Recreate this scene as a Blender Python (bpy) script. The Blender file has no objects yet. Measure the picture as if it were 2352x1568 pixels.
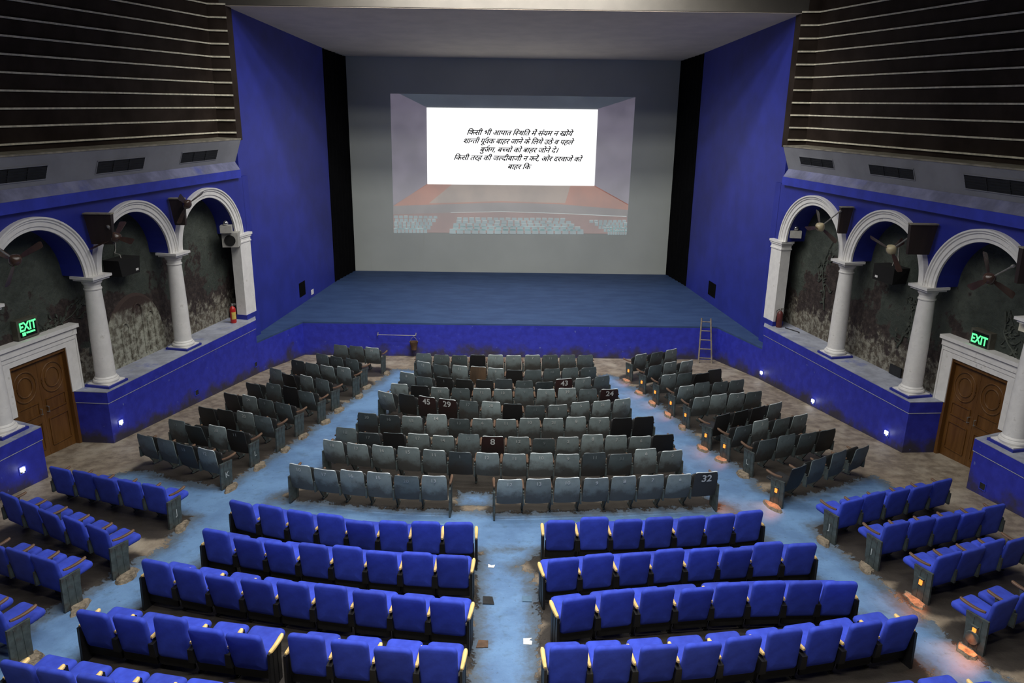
import bpy, math, random
import numpy as np
from mathutils import Vector, Matrix, Euler

scene = bpy.context.scene
COL = scene.collection
R = math.radians
random.seed(7)

# ------------------------------------------------------------------ camera
cam_d = bpy.data.cameras.new('camera')
cam_d.sensor_fit = 'HORIZONTAL'; cam_d.sensor_width = 36.0
cam_d.lens = 1784.0 * 36.0 / 2352.0
cam_d.clip_start = 0.1; cam_d.clip_end = 200
cam = bpy.data.objects.new('camera', cam_d); COL.objects.link(cam)
def cam_matrix(pitch, roll, yaw):
    f = Vector((0, math.cos(pitch), -math.sin(pitch))); d = Vector((0, -math.sin(pitch), -math.cos(pitch))); r = Vector((1, 0, 0))
    Z = Matrix.Rotation(-yaw, 3, 'Z'); f = Z @ f; d = Z @ d; r = Z @ r
    c, s = math.cos(roll), math.sin(roll)
    r2 = c * r - s * d; d2 = s * r + c * d
    M = Matrix.Identity(4)
    for i in range(3):
        M[i][0] = r2[i]; M[i][1] = -d2[i]; M[i][2] = -f[i]
    return M
cam.matrix_world = Matrix.Translation((0, 0, 7.0)) @ cam_matrix(R(17.05), R(0.754), R(0.166))
scene.camera = cam

# ------------------------------------------------------------------ world, exposure, house lights
w = bpy.data.worlds.new('world'); scene.world = w; w.use_nodes = True
w.node_tree.nodes['Background'].inputs[0].default_value = (0.5, 0.55, 0.6, 1)
w.node_tree.nodes['Background'].inputs[1].default_value = 0.02
scene.view_settings.view_transform = 'Standard'
scene.view_settings.look = 'None'
scene.view_settings.exposure = 0.0
scene.view_settings.gamma = 1.0
scene.view_settings.use_curve_mapping = False

def area_light(name, loc, sx, sy, power, color=(1, .975, .93), rot=(0, 0, 0)):
    L = bpy.data.lights.new(name, 'AREA'); L.shape = 'RECTANGLE'; L.size = sx; L.size_y = sy
    L.energy = power; L.color = color
    o = bpy.data.objects.new(name, L); COL.objects.link(o); o.location = loc; o.rotation_euler = rot
    return o
# rows of lamps under the hall ceiling, high above the picture
for ly, p in ((21.0, 195), (19.4, 150), (17.9, 95), (16.3, 60), (15.2, 85), (13.0, 85), (10.5, 110), (7.5, 160), (4.0, 270)):
    # the front rows get an added tilt that brightens the lower screen
    area_light('ceiling_lamp_row', (0, ly, 11.15), 7, 0.35, p * 2.4, rot=(R(38 if ly > 16 else 0), 0, 0)).data.spread = R(135)

# ------------------------------------------------------------------ helpers
def tag(o, label=None, cat=None, group=None, kind=None):
    if label: o['label'] = label
    if cat: o['category'] = cat
    if group: o['group'] = group
    if kind: o['kind'] = kind
    return o
def empty(name, loc=(0, 0, 0), rot=(0, 0, 0), label=None, cat=None, group=None, kind=None):
    o = bpy.data.objects.new(name, None); COL.objects.link(o)
    o.location = loc; o.rotation_euler = rot; o.empty_display_size = .2
    return tag(o, label, cat, group, kind)

class MB:
    """collects closed or open shapes and links them as one mesh"""
    def __init__(s): s.v = []; s.f = []
    def add(s, vs, fs):
        b = len(s.v); s.v += [tuple(p) for p in vs]; s.f += [tuple(i + b for i in q) for q in fs]; return s
    def hexa(s, p):   # 8 points: bottom ring 0-3, top ring 4-7
        return s.add(p, [(0, 3, 2, 1), (4, 5, 6, 7), (0, 1, 5, 4), (1, 2, 6, 5), (2, 3, 7, 6), (3, 0, 4, 7)])
    def box(s, x0, x1, y0, y1, z0, z1, fn=None):
        p = [(x0, y0, z0), (x1, y0, z0), (x1, y1, z0), (x0, y1, z0), (x0, y0, z1), (x1, y0, z1), (x1, y1, z1), (x0, y1, z1)]
        if fn: p = [fn(*q) for q in p]
        return s.hexa(p)
    def rings(s, rings, cap=True, closed=True):
        n = len(rings[0]); b = len(s.v)
        for r in rings: s.v += [tuple(p) for p in r]
        for k in range(len(rings) - 1):
            for i in range(n if closed else n - 1):
                j = (i + 1) % n
                s.f.append((b + k * n + i, b + k * n + j, b + (k + 1) * n + j, b + (k + 1) * n + i))
        if cap:
            s.f.append(tuple(b + i for i in range(n))[::-1]); s.f.append(tuple(b + (len(rings) - 1) * n + i for i in range(n)))
        return s
    def prism(s, poly, z0, z1, fn=None):
        g = fn or (lambda x, y, z: (x, y, z))
        return s.rings([[g(x, y, z0) for x, y in poly], [g(x, y, z1) for x, y in poly]])
    def lathe(s, prof, n=24, c=(0, 0, 0), M=None):
        rr = []
        for r, z in prof:
            ring = []
            for i in range(n):
                a = 2 * math.pi * i / n; p = Vector((r * math.cos(a), r * math.sin(a), z))
                if M is not None: p = M @ p
                ring.append((p[0] + c[0], p[1] + c[1], p[2] + c[2]))
            rr.append(ring)
        return s.rings(rr)
    def tube(s, pts, r, n=8, taper=None):
        pts = [Vector(p) for p in pts]; rr = []
        for k, p in enumerate(pts):
            d = (pts[min(k + 1, len(pts) - 1)] - pts[max(k - 1, 0)]).normalized()
            a = d.cross(Vector((0, 0, 1)));
            if a.length < .05: a = d.cross(Vector((1, 0, 0)))
            a.normalize(); b = d.cross(a)
            q = r if taper is None else r * taper[k]
            rr.append([tuple(p + a * q * math.cos(t) + b * q * math.sin(t)) for t in [2 * math.pi * i / n for i in range(n)]])
        return s.rings(rr)
    def mesh(s, name, m, smooth=None):
        me = bpy.data.meshes.new(name); me.from_pydata(s.v, [], s.f); me.materials.append(m)
        import bmesh
        bm = bmesh.new(); bm.from_mesh(me); bmesh.ops.recalc_face_normals(bm, faces=bm.faces); bm.to_mesh(me); bm.free()
        if smooth:
            me.shade_smooth()
            try: me.set_sharp_from_angle(angle=R(smooth))
            except Exception: pass
        return me
    def build(s, name, m, parent=None, smooth=None, loc=None, rot=None):
        return link(name, s.mesh(name, m, smooth), parent, loc, rot)
def link(name, me, parent=None, loc=None, rot=None):
    o = bpy.data.objects.new(name, me); COL.objects.link(o)
    if parent is not None: o.parent = parent
    if loc: o.location = loc
    if rot: o.rotation_euler = rot
    return o

# ------------------------------------------------------------------ materials
def nt(name):
    m = bpy.data.materials.new(name); m.use_nodes = True
    t = m.node_tree; b = t.nodes['Principled BSDF']; return m, t, b
def mixc(t, fac, a, b):
    n = t.nodes.new('ShaderNodeMix'); n.data_type = 'RGBA'
    for k, v in ((0, fac), (6, a), (7, b)):
        if hasattr(v, 'links') or hasattr(v, 'is_output'): t.links.new(v, n.inputs[k])
        else: n.inputs[k].default_value = v if k == 0 else (*v, 1)
    return n.outputs[2]
def math_(t, op, a, b=None, clamp=False):
    n = t.nodes.new('ShaderNodeMath'); n.operation = op; n.use_clamp = clamp
    for k, v in ((0, a), (1, b)):
        if v is None: continue
        if hasattr(v, 'is_output'): t.links.new(v, n.inputs[k])
        else: n.inputs[k].default_value = v
    return n.outputs[0]
def noise(t, vec, scale, detail=4, rough=.6, stretch=None):
    if stretch:
        mp = t.nodes.new('ShaderNodeMapping'); mp.inputs['Scale'].default_value = stretch; t.links.new(vec, mp.inputs[0]); vec = mp.outputs[0]
    n = t.nodes.new('ShaderNodeTexNoise'); n.inputs['Scale'].default_value = scale; n.inputs['Detail'].default_value = detail
    n.inputs['Roughness'].default_value = rough; t.links.new(vec, n.inputs['Vector']); return n.outputs[0]
def ramp(t, v, lo, hi, a=0, b=1):
    n = t.nodes.new('ShaderNodeMapRange'); n.interpolation_type = 'SMOOTHSTEP'
    n.inputs[1].default_value = lo; n.inputs[2].default_value = hi; n.inputs[3].default_value = a; n.inputs[4].default_value = b
    t.links.new(v, n.inputs[0]); return n.outputs[0]
def coords(t, kind='Object'):
    return t.nodes.new('ShaderNodeTexCoord').outputs[kind]
def sepz(t, vec, i=2):
    n = t.nodes.new('ShaderNodeSeparateXYZ'); t.links.new(vec, n.inputs[0]); return n.outputs[i]
def bump(t, b, h, strength=.3, dist=.02):
    n = t.nodes.new('ShaderNodeBump'); n.inputs['Strength'].default_value = strength; n.inputs['Distance'].default_value = dist
    t.links.new(h, n.inputs['Height']); t.links.new(n.outputs[0], b.inputs['Normal'])
def plain(name, c, rough=.6, var=.18, scale=6, metal=0, bmp=0, stain=None, samt=0, sscale=2.5, spec=.5):
    m, t, b = nt(name); vec = coords(t)
    n = noise(t, vec, scale)
    col = mixc(t, ramp(t, n, .3, .7), tuple(x * (1 - var) for x in c), tuple(min(1, x * (1 + var)) for x in c))
    if stain: col = mixc(t, ramp(t, noise(t, vec, sscale, 6, .65), .62 - samt * .3, .8 - samt * .2), col, stain)
    t.links.new(col, b.inputs['Base Color']); b.inputs['Roughness'].default_value = rough; b.inputs['Metallic'].default_value = metal
    b.inputs['Specular IOR Level'].default_value = spec
    if bmp: bump(t, b, noise(t, vec, scale * 4), bmp)
    return m
def emis(name, c, s, base=(0, 0, 0)):
    m, t, b = nt(name); b.inputs['Base Color'].default_value = (*base, 1)
    b.inputs['Emission Color'].default_value = (*c, 1); b.inputs['Emission Strength'].default_value = s; b.inputs['Roughness'].default_value = .8
    return m
BLUE = (.016, .025, .265)
M = {}
M['white'] = plain('white_paint', (.74, .73, .71), .5, .06, 5, bmp=.1, stain=(.45, .43, .39), samt=.1, sscale=5)
M['blue_wall'] = plain('ultramarine_wall_paint', BLUE, .55, .14, 1.5, bmp=.08)
M['blue_band'] = plain('ultramarine_band_paint', (.024, .04, .40), .55, .15, 3, bmp=.05)
def grimy(name, zslope):
    m, t, b = nt(name); vec = coords(t); z = sepz(t, vec, 2); y = sepz(t, vec, 1)
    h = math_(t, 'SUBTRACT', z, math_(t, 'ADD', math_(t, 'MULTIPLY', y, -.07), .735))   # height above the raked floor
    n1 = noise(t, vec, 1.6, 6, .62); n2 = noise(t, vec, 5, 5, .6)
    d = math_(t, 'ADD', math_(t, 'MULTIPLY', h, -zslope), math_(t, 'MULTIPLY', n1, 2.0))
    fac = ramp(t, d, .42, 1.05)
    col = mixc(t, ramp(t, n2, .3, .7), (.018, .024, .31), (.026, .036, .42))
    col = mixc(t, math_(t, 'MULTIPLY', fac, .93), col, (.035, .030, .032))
    col = mixc(t, ramp(t, noise(t, vec, 9, 3, .5), .70, .78), col, (.10, .13, .42))
    t.links.new(col, b.inputs['Base Color']); b.inputs['Roughness'].default_value = .5; bump(t, b, n2, .25, .03); return m
M['blue_low'] = grimy('scuffed_ultramarine_paint', 1.5)
M['stage_front'] = grimy('grimy_stage_front_paint', 1.25)
def stage_top():
    m, t, b = nt('worn_blue_stage_boards'); vec = coords(t)
    c = mixc(t, ramp(t, noise(t, vec, 1.3, 5, .6, (1, 2.5, 1)), .3, .7), (.015, .042, .125), (.028, .066, .17))
    c = mixc(t, ramp(t, noise(t, vec, 30, 2, .5), .3, .7, 0, .35), c, (.02, .05, .12))
    t.links.new(c, b.inputs['Base Color']); b.inputs['Roughness'].default_value = .75; return m
M['stage_top'] = stage_top()
M['dust_blue'] = plain('dusty_blue_ledge', (.30, .32, .38), .8, .2, 3, stain=(.12, .15, .38), samt=.25, sscale=1.8)
M['groove'] = plain('pale_groove_line', (.42, .45, .60), .7, .2, 6)
M['coving'] = plain('grey_coving_paint', (.24, .245, .265), .6, .12, 1.2)
M['cov_slope'] = plain('dusty_grey_blue_slope', (.17, .18, .29), .8, .3, 2, stain=(.08, .10, .36), samt=.25, sscale=.7)
M['cream'] = plain('cream_edge_paint', (.80, .76, .60), .6, .2, 8)
M['khaki'] = plain('dusty_top', (.24, .22, .17), .8, .3, 4)
def boards():
    m, t, b = nt('dark_brown_boards'); vec = coords(t)
    c = mixc(t, ramp(t, noise(t, vec, 1.2, 5, .6), .3, .7), (.021, .014, .0105), (.040, .029, .023))
    c = mixc(t, ramp(t, noise(t, vec, 3, 5, .7, (1, 1, .3)), .62, .85), c, (.035, .028, .023))
    t.links.new(c, b.inputs['Base Color']); b.inputs['Roughness'].default_value = .7; b.inputs['Specular IOR Level'].default_value = .12; return m
M['boards'] = boards()
M['black'] = plain('matt_black_drape', (.004, .004, .0045), .95, .2, 4, spec=.05)
M['blk_metal'] = plain('black_enamel', (.008, .008, .009), .45, .2, 10)
M['header'] = plain('pale_beige_plaster', (.075, .068, .058), .8, .08, 2)
M['soffit'] = plain('grey_beige_plaster', (.74, .65, .52), .85, .06, 1.2)
M['hall_ceiling'] = plain('hall_ceiling_plaster', (.12, .115, .11), .9, .05, 1)
def screen():
    m, t, b = nt('grey_screen_cloth'); vec = coords(t)
    c = mixc(t, ramp(t, noise(t, vec, .5, 4, .5), .3, .7), (.47, .50, .46), (.52, .55, .505))
    c = mixc(t, ramp(t, noise(t, vec, 1.0, 5, .6, (3, 1, .25)), .62, .8, 0, .5), c, (.43, .44, .38))
    t.links.new(c, b.inputs['Base Color']); b.inputs['Roughness'].default_value = .8; return m
M['screen'] = screen()
def mural():
    m, t, b = nt('stained_green_grey_mural_plaster'); vec = coords(t); z = sepz(t, vec, 2)
    n1 = noise(t, vec, .9, 6, .65); n2 = noise(t, vec, 3.5, 6, .7); n3 = noise(t, vec, 8, 5, .65)
    c = mixc(t, ramp(t, n1, .35, .65), (.035, .045, .037), (.072, .085, .07))
    c = mixc(t, ramp(t, n2, .45, .7, 0, .6), c, (.022, .026, .02))
    low = math_(t, 'ADD', math_(t, 'MULTIPLY', z, -.6), math_(t, 'MULTIPLY', n1, 4.2))
    c = mixc(t, ramp(t, low, .62, .80), c, mixc(t, ramp(t, n3, .4, .65), (.020, .013, .012), (.05, .036, .032)))
    low2 = math_(t, 'ADD', math_(t, 'MULTIPLY', z, -1.0), math_(t, 'MULTIPLY', n2, 3.0))
    c = mixc(t, ramp(t, low2, -.15, .30), c, mixc(t, ramp(t, n3, .42, .60), (.085, .07, .052), (.25, .24, .195)))
    t.links.new(c, b.inputs['Base Color']); b.inputs['Roughness'].default_value = .85
    bump(t, b, math_(t, 'ADD', n2, n3), .7, .06); return m
M['mural'] = mural()
def relief():
    m, t, b = nt('weathered_relief_stone'); vec = coords(t); z = sepz(t, vec, 2)
    n2 = noise(t, vec, 2.2, 6, .7); n3 = noise(t, vec, 7, 5, .65)
    top = math_(t, 'ADD', math_(t, 'MULTIPLY', z, 1.0), math_(t, 'MULTIPLY', n2, 1.5))
    c = mixc(t, ramp(t, n3, .38, .62), (.11, .10, .075), (.33, .335, .275))
    c = mixc(t, ramp(t, top, 2.55, 3.0), c, (.040, .024, .02))
    t.links.new(c, b.inputs['Base Color']); b.inputs['Roughness'].default_value = .85; bump(t, b, n3, .6, .04); return m
M['relief'] = relief()
M['relief_dark'] = plain('dark_green_relief', (.055, .064, .052), .85, .4, 3, bmp=.5)
def wood(name, c1, c2, rough=.4, st=(1, 1, .12), sc=9):
    m, t, b = nt(name); vec = coords(t)
    c = mixc(t, ramp(t, noise(t, vec, sc, 5, .6, st), .3, .7), c1, c2)
    t.links.new(c, b.inputs['Base Color']); b.inputs['Roughness'].default_value = rough; return m
M['door'] = wood('varnished_brown_door', (.095, .040, .009), (.145, .065, .017), .35)
M['armwood'] = wood('worn_brown_armrest', (.07, .038, .024), (.15, .09, .055), .5, (1, .1, 1), 20)
M['yellow'] = wood('golden_armrest_wood', (.64, .43, .15), (.80, .58, .24), .35, (1, .15, 1), 25)
M['barewood'] = wood('bare_brown_plywood', (.06, .04, .025), (.13, .08, .045), .7)
M['darkbox'] = wood('dark_brown_box_veneer', (.013, .007, .006), (.024, .013, .011), .6)
def seatpaint(name, c, dirt=(.045, .038, .032), amt=1.0, rough=.6):
    m, t, b = nt(name); vec = coords(t); z = sepz(t, vec, 2)
    oi = t.nodes.new('ShaderNodeObjectInfo').outputs['Random']
    off = t.nodes.new('ShaderNodeVectorMath'); off.operation = 'ADD'; t.links.new(vec, off.inputs[0])
    cx = t.nodes.new('ShaderNodeCombineXYZ'); t.links.new(math_(t, 'MULTIPLY', oi, 37), cx.inputs[0]); t.links.new(cx.outputs[0], off.inputs[1])
    v2 = off.outputs[0]
    n1 = noise(t, v2, 4, 5, .65); n2 = noise(t, v2, 14, 4, .6)
    k = math_(t, 'ADD', math_(t, 'MULTIPLY', oi, .55), .72)
    base = mixc(t, ramp(t, n1, .3, .7), tuple(x * .82 for x in c), tuple(x * 1.15 for x in c))
    hs = t.nodes.new('ShaderNodeHueSaturation'); t.links.new(base, hs.inputs['Color']); t.links.new(k, hs.inputs['Value'])
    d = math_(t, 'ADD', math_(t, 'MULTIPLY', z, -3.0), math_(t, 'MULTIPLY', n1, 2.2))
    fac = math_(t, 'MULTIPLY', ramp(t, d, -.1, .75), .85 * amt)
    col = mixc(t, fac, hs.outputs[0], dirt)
    col = mixc(t, ramp(t, n2, .66, .74, 0, .5 * amt), col, (.03, .035, .035))
    t.links.new(col, b.inputs['Base Color']); b.inputs['Roughness'].default_value = rough; return m
M['ply_grey'] = seatpaint('grey_blue_seat_paint', (.205, .255, .262))
M['ply_dull'] = seatpaint('dull_grey_seat_paint', (.11, .142, .15))
M['ply_dark'] = seatpaint('dark_grey_seat_paint', (.042, .055, .062), (.03, .024, .02))
M['ply_brown'] = seatpaint('brown_black_seat_paint', (.020, .021, .021), (.016, .012, .01))
M['ply_black'] = plain('black_seat_covering', (.004, .004, .005), .8, .3, 8)
M['ply_maroon'] = seatpaint('maroon_seat_paint', (.028, .010, .010), (.014, .008, .007))
M['ply_charcoal'] = seatpaint('charcoal_seat_paint', (.035, .036, .040), (.03, .026, .024))
M['edge_bright'] = plain('worn_edge_highlight', (.62, .68, .70), .35, .1, 12)  # pale tone paints the light caught along the worn rim
M['edge_dull'] = plain('dull_worn_edge', (.09, .11, .12), .4, .3, 12)
M['support'] = plain('grey_green_support_paint', (.050, .066, .066), .6, .3, 9, stain=(.04, .03, .025), samt=.5, sscale=7)
M['pan_dark'] = plain('dark_seat_pan', (.018, .019, .02), .5, .3, 6)
M['digits'] = plain('white_stencil_paint', (.60, .62, .62), .6, .15, 20)
M['digits_faint'] = plain('worn_stencil_paint', (.26, .30, .32), .6, .25, 20)
def fabric():
    m, t, b = nt('royal_blue_seat_fabric'); vec = coords(t)
    oi = t.nodes.new('ShaderNodeObjectInfo').outputs['Random']
    c = mixc(t, ramp(t, noise(t, vec, 7, 4, .6), .3, .7), (.018, .040, .38), (.028, .060, .50))
    hs = t.nodes.new('ShaderNodeHueSaturation'); t.links.new(c, hs.inputs['Color']); t.links.new(math_(t, 'ADD', math_(t, 'MULTIPLY', oi, .3), .85), hs.inputs['Value'])
    t.links.new(hs.outputs[0], b.inputs['Base Color']); b.inputs['Roughness'].default_value = .85
    b.inputs['Sheen Weight'].default_value = .12; b.inputs['Sheen Tint'].default_value = (.3, .4, 1, 1); b.inputs['Sheen Roughness'].default_value = .5
    bump(t, b, noise(t, vec, 220, 2, .5), .2, .003); return m
M['fabric'] = fabric()
M['red'] = plain('red_enamel', (.42, .015, .012), .35, .15, 6)
M['dkred'] = plain('dull_red_enamel', (.10, .02, .018), .5, .2, 6)
M['yellow_label'] = plain('yellow_label', (.6, .45, .1), .5)
M['lightgrey'] = plain('pale_grey_casing', (.38, .37, .34), .6, .1, 10)
M['cone'] = plain('black_speaker_cloth', (.004, .004, .004), .9)
M['metal'] = plain('dull_steel', (.30, .29, .27), .4, .15, 12, metal=.6)
M['ladder'] = plain('dusty_ladder_wood', (.20, .17, .13), .7, .25, 9)
M['fan_brown'] = plain('brown_fan_enamel', (.055, .032, .025), .25, .2, 6)
M['fan_cream'] = plain('cream_fan_enamel', (.42, .36, .22), .35, .15, 6)
M['frame'] = plain('brown_grey_frame', (.09, .085, .065), .6)
M['paper'] = plain('white_litter', (.85, .85, .82), .7, .05)
M['rust'] = plain('rusty_bucket_metal', (.10, .055, .03), .7, .3, 8)
M['cement'] = plain('rough_tan_cement', (.20, .165, .12), .85, .35, 12, bmp=.8, stain=(.06, .045, .03), samt=.4, sscale=9)
M['grille'] = plain('dark_vent_grille', (.012, .013, .014), .6, .3, 10)
M['lamp_white'] = emis('white_wall_lamp', (.85, .9, 1), 9)
M['lamp_orange'] = emis('orange_aisle_lamp', (1, .27, .04), 2.0)
M['bulb'] = plain('chrome_lamp_dome', (.7, .7, .7), .1, .05, metal=.9)
M['green'] = emis('green_exit_letters', (.10, 1, .28), 1.8)
M['exit_black'] = plain('black_exit_glass', (.004, .01, .006), .2)
M['letter'] = plain('grey_letter_paint', (.34, .38, .38), .6)
def floor_mat():
    m, t, b = nt('painted_blue_and_bare_concrete_floor'); vec = coords(t)
    a = t.nodes.new('ShaderNodeAttribute'); a.attribute_name = 'paint_edge'; sd = a.outputs['Fac']
    n1 = noise(t, vec, 1.1, 6, .62); n2 = noise(t, vec, 4.5, 6, .68); n3 = noise(t, vec, 18, 4, .6)
    e = math_(t, 'ADD', sd, math_(t, 'MULTIPLY', math_(t, 'SUBTRACT', n2, .5), .5))
    e = math_(t, 'ADD', e, math_(t, 'MULTIPLY', math_(t, 'SUBTRACT', n3, .5), .12))
    blue = mixc(t, ramp(t, n1, .35, .65), (.090, .175, .33), (.130, .250, .445))
    blue = mixc(t, ramp(t, n2, .52, .75, 0, .5), blue, (.065, .11, .155))
    blue = mixc(t, ramp(t, n3, .66, .72, 0, .5), blue, (.04, .05, .06))
    edge = ramp(t, e, .02, .34, .85, 0)
    blue = mixc(t, edge, blue, (.07, .085, .095))
    con = mixc(t, ramp(t, n2, .35, .65), (.15, .12, .088), (.28, .235, .175))
    con = mixc(t, ramp(t, n1, .50, .68, 0, .7), con, (.38, .34, .27))
    con = mixc(t, ramp(t, n3, .58, .75, 0, .45), con, (.06, .045, .034))
    sdt = ramp(t, math_(t, 'ADD', sd, math_(t, 'MULTIPLY', n2, .35)), -.45, .0, 0, 1)
    con = mixc(t, math_(t, 'MULTIPLY', sdt, .25), con, (.22, .17, .12))
    col = mixc(t, ramp(t, e, -.015, .03), con, blue)
    a2 = t.nodes.new('ShaderNodeAttribute'); a2.attribute_name = 'seat_shade_grime'
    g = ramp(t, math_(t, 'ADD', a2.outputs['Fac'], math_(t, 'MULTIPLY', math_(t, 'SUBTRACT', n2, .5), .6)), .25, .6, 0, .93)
    shade_grime_con = mixc(t, g, con, (.015, .012, .010))  # under-seat shade painted into the concrete colour, together with grime
    col = mixc(t, ramp(t, e, -.015, .03), shade_grime_con, blue)
    t.links.new(col, b.inputs['Base Color']); b.inputs['Roughness'].default_value = .62
    h = math_(t, 'ADD', math_(t, 'MULTIPLY', ramp(t, e, -.05, .03), -1.2), math_(t, 'MULTIPLY', n2, .7))
    bump(t, b, h, .6, .04); return m
M['floor'] = floor_mat()
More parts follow.
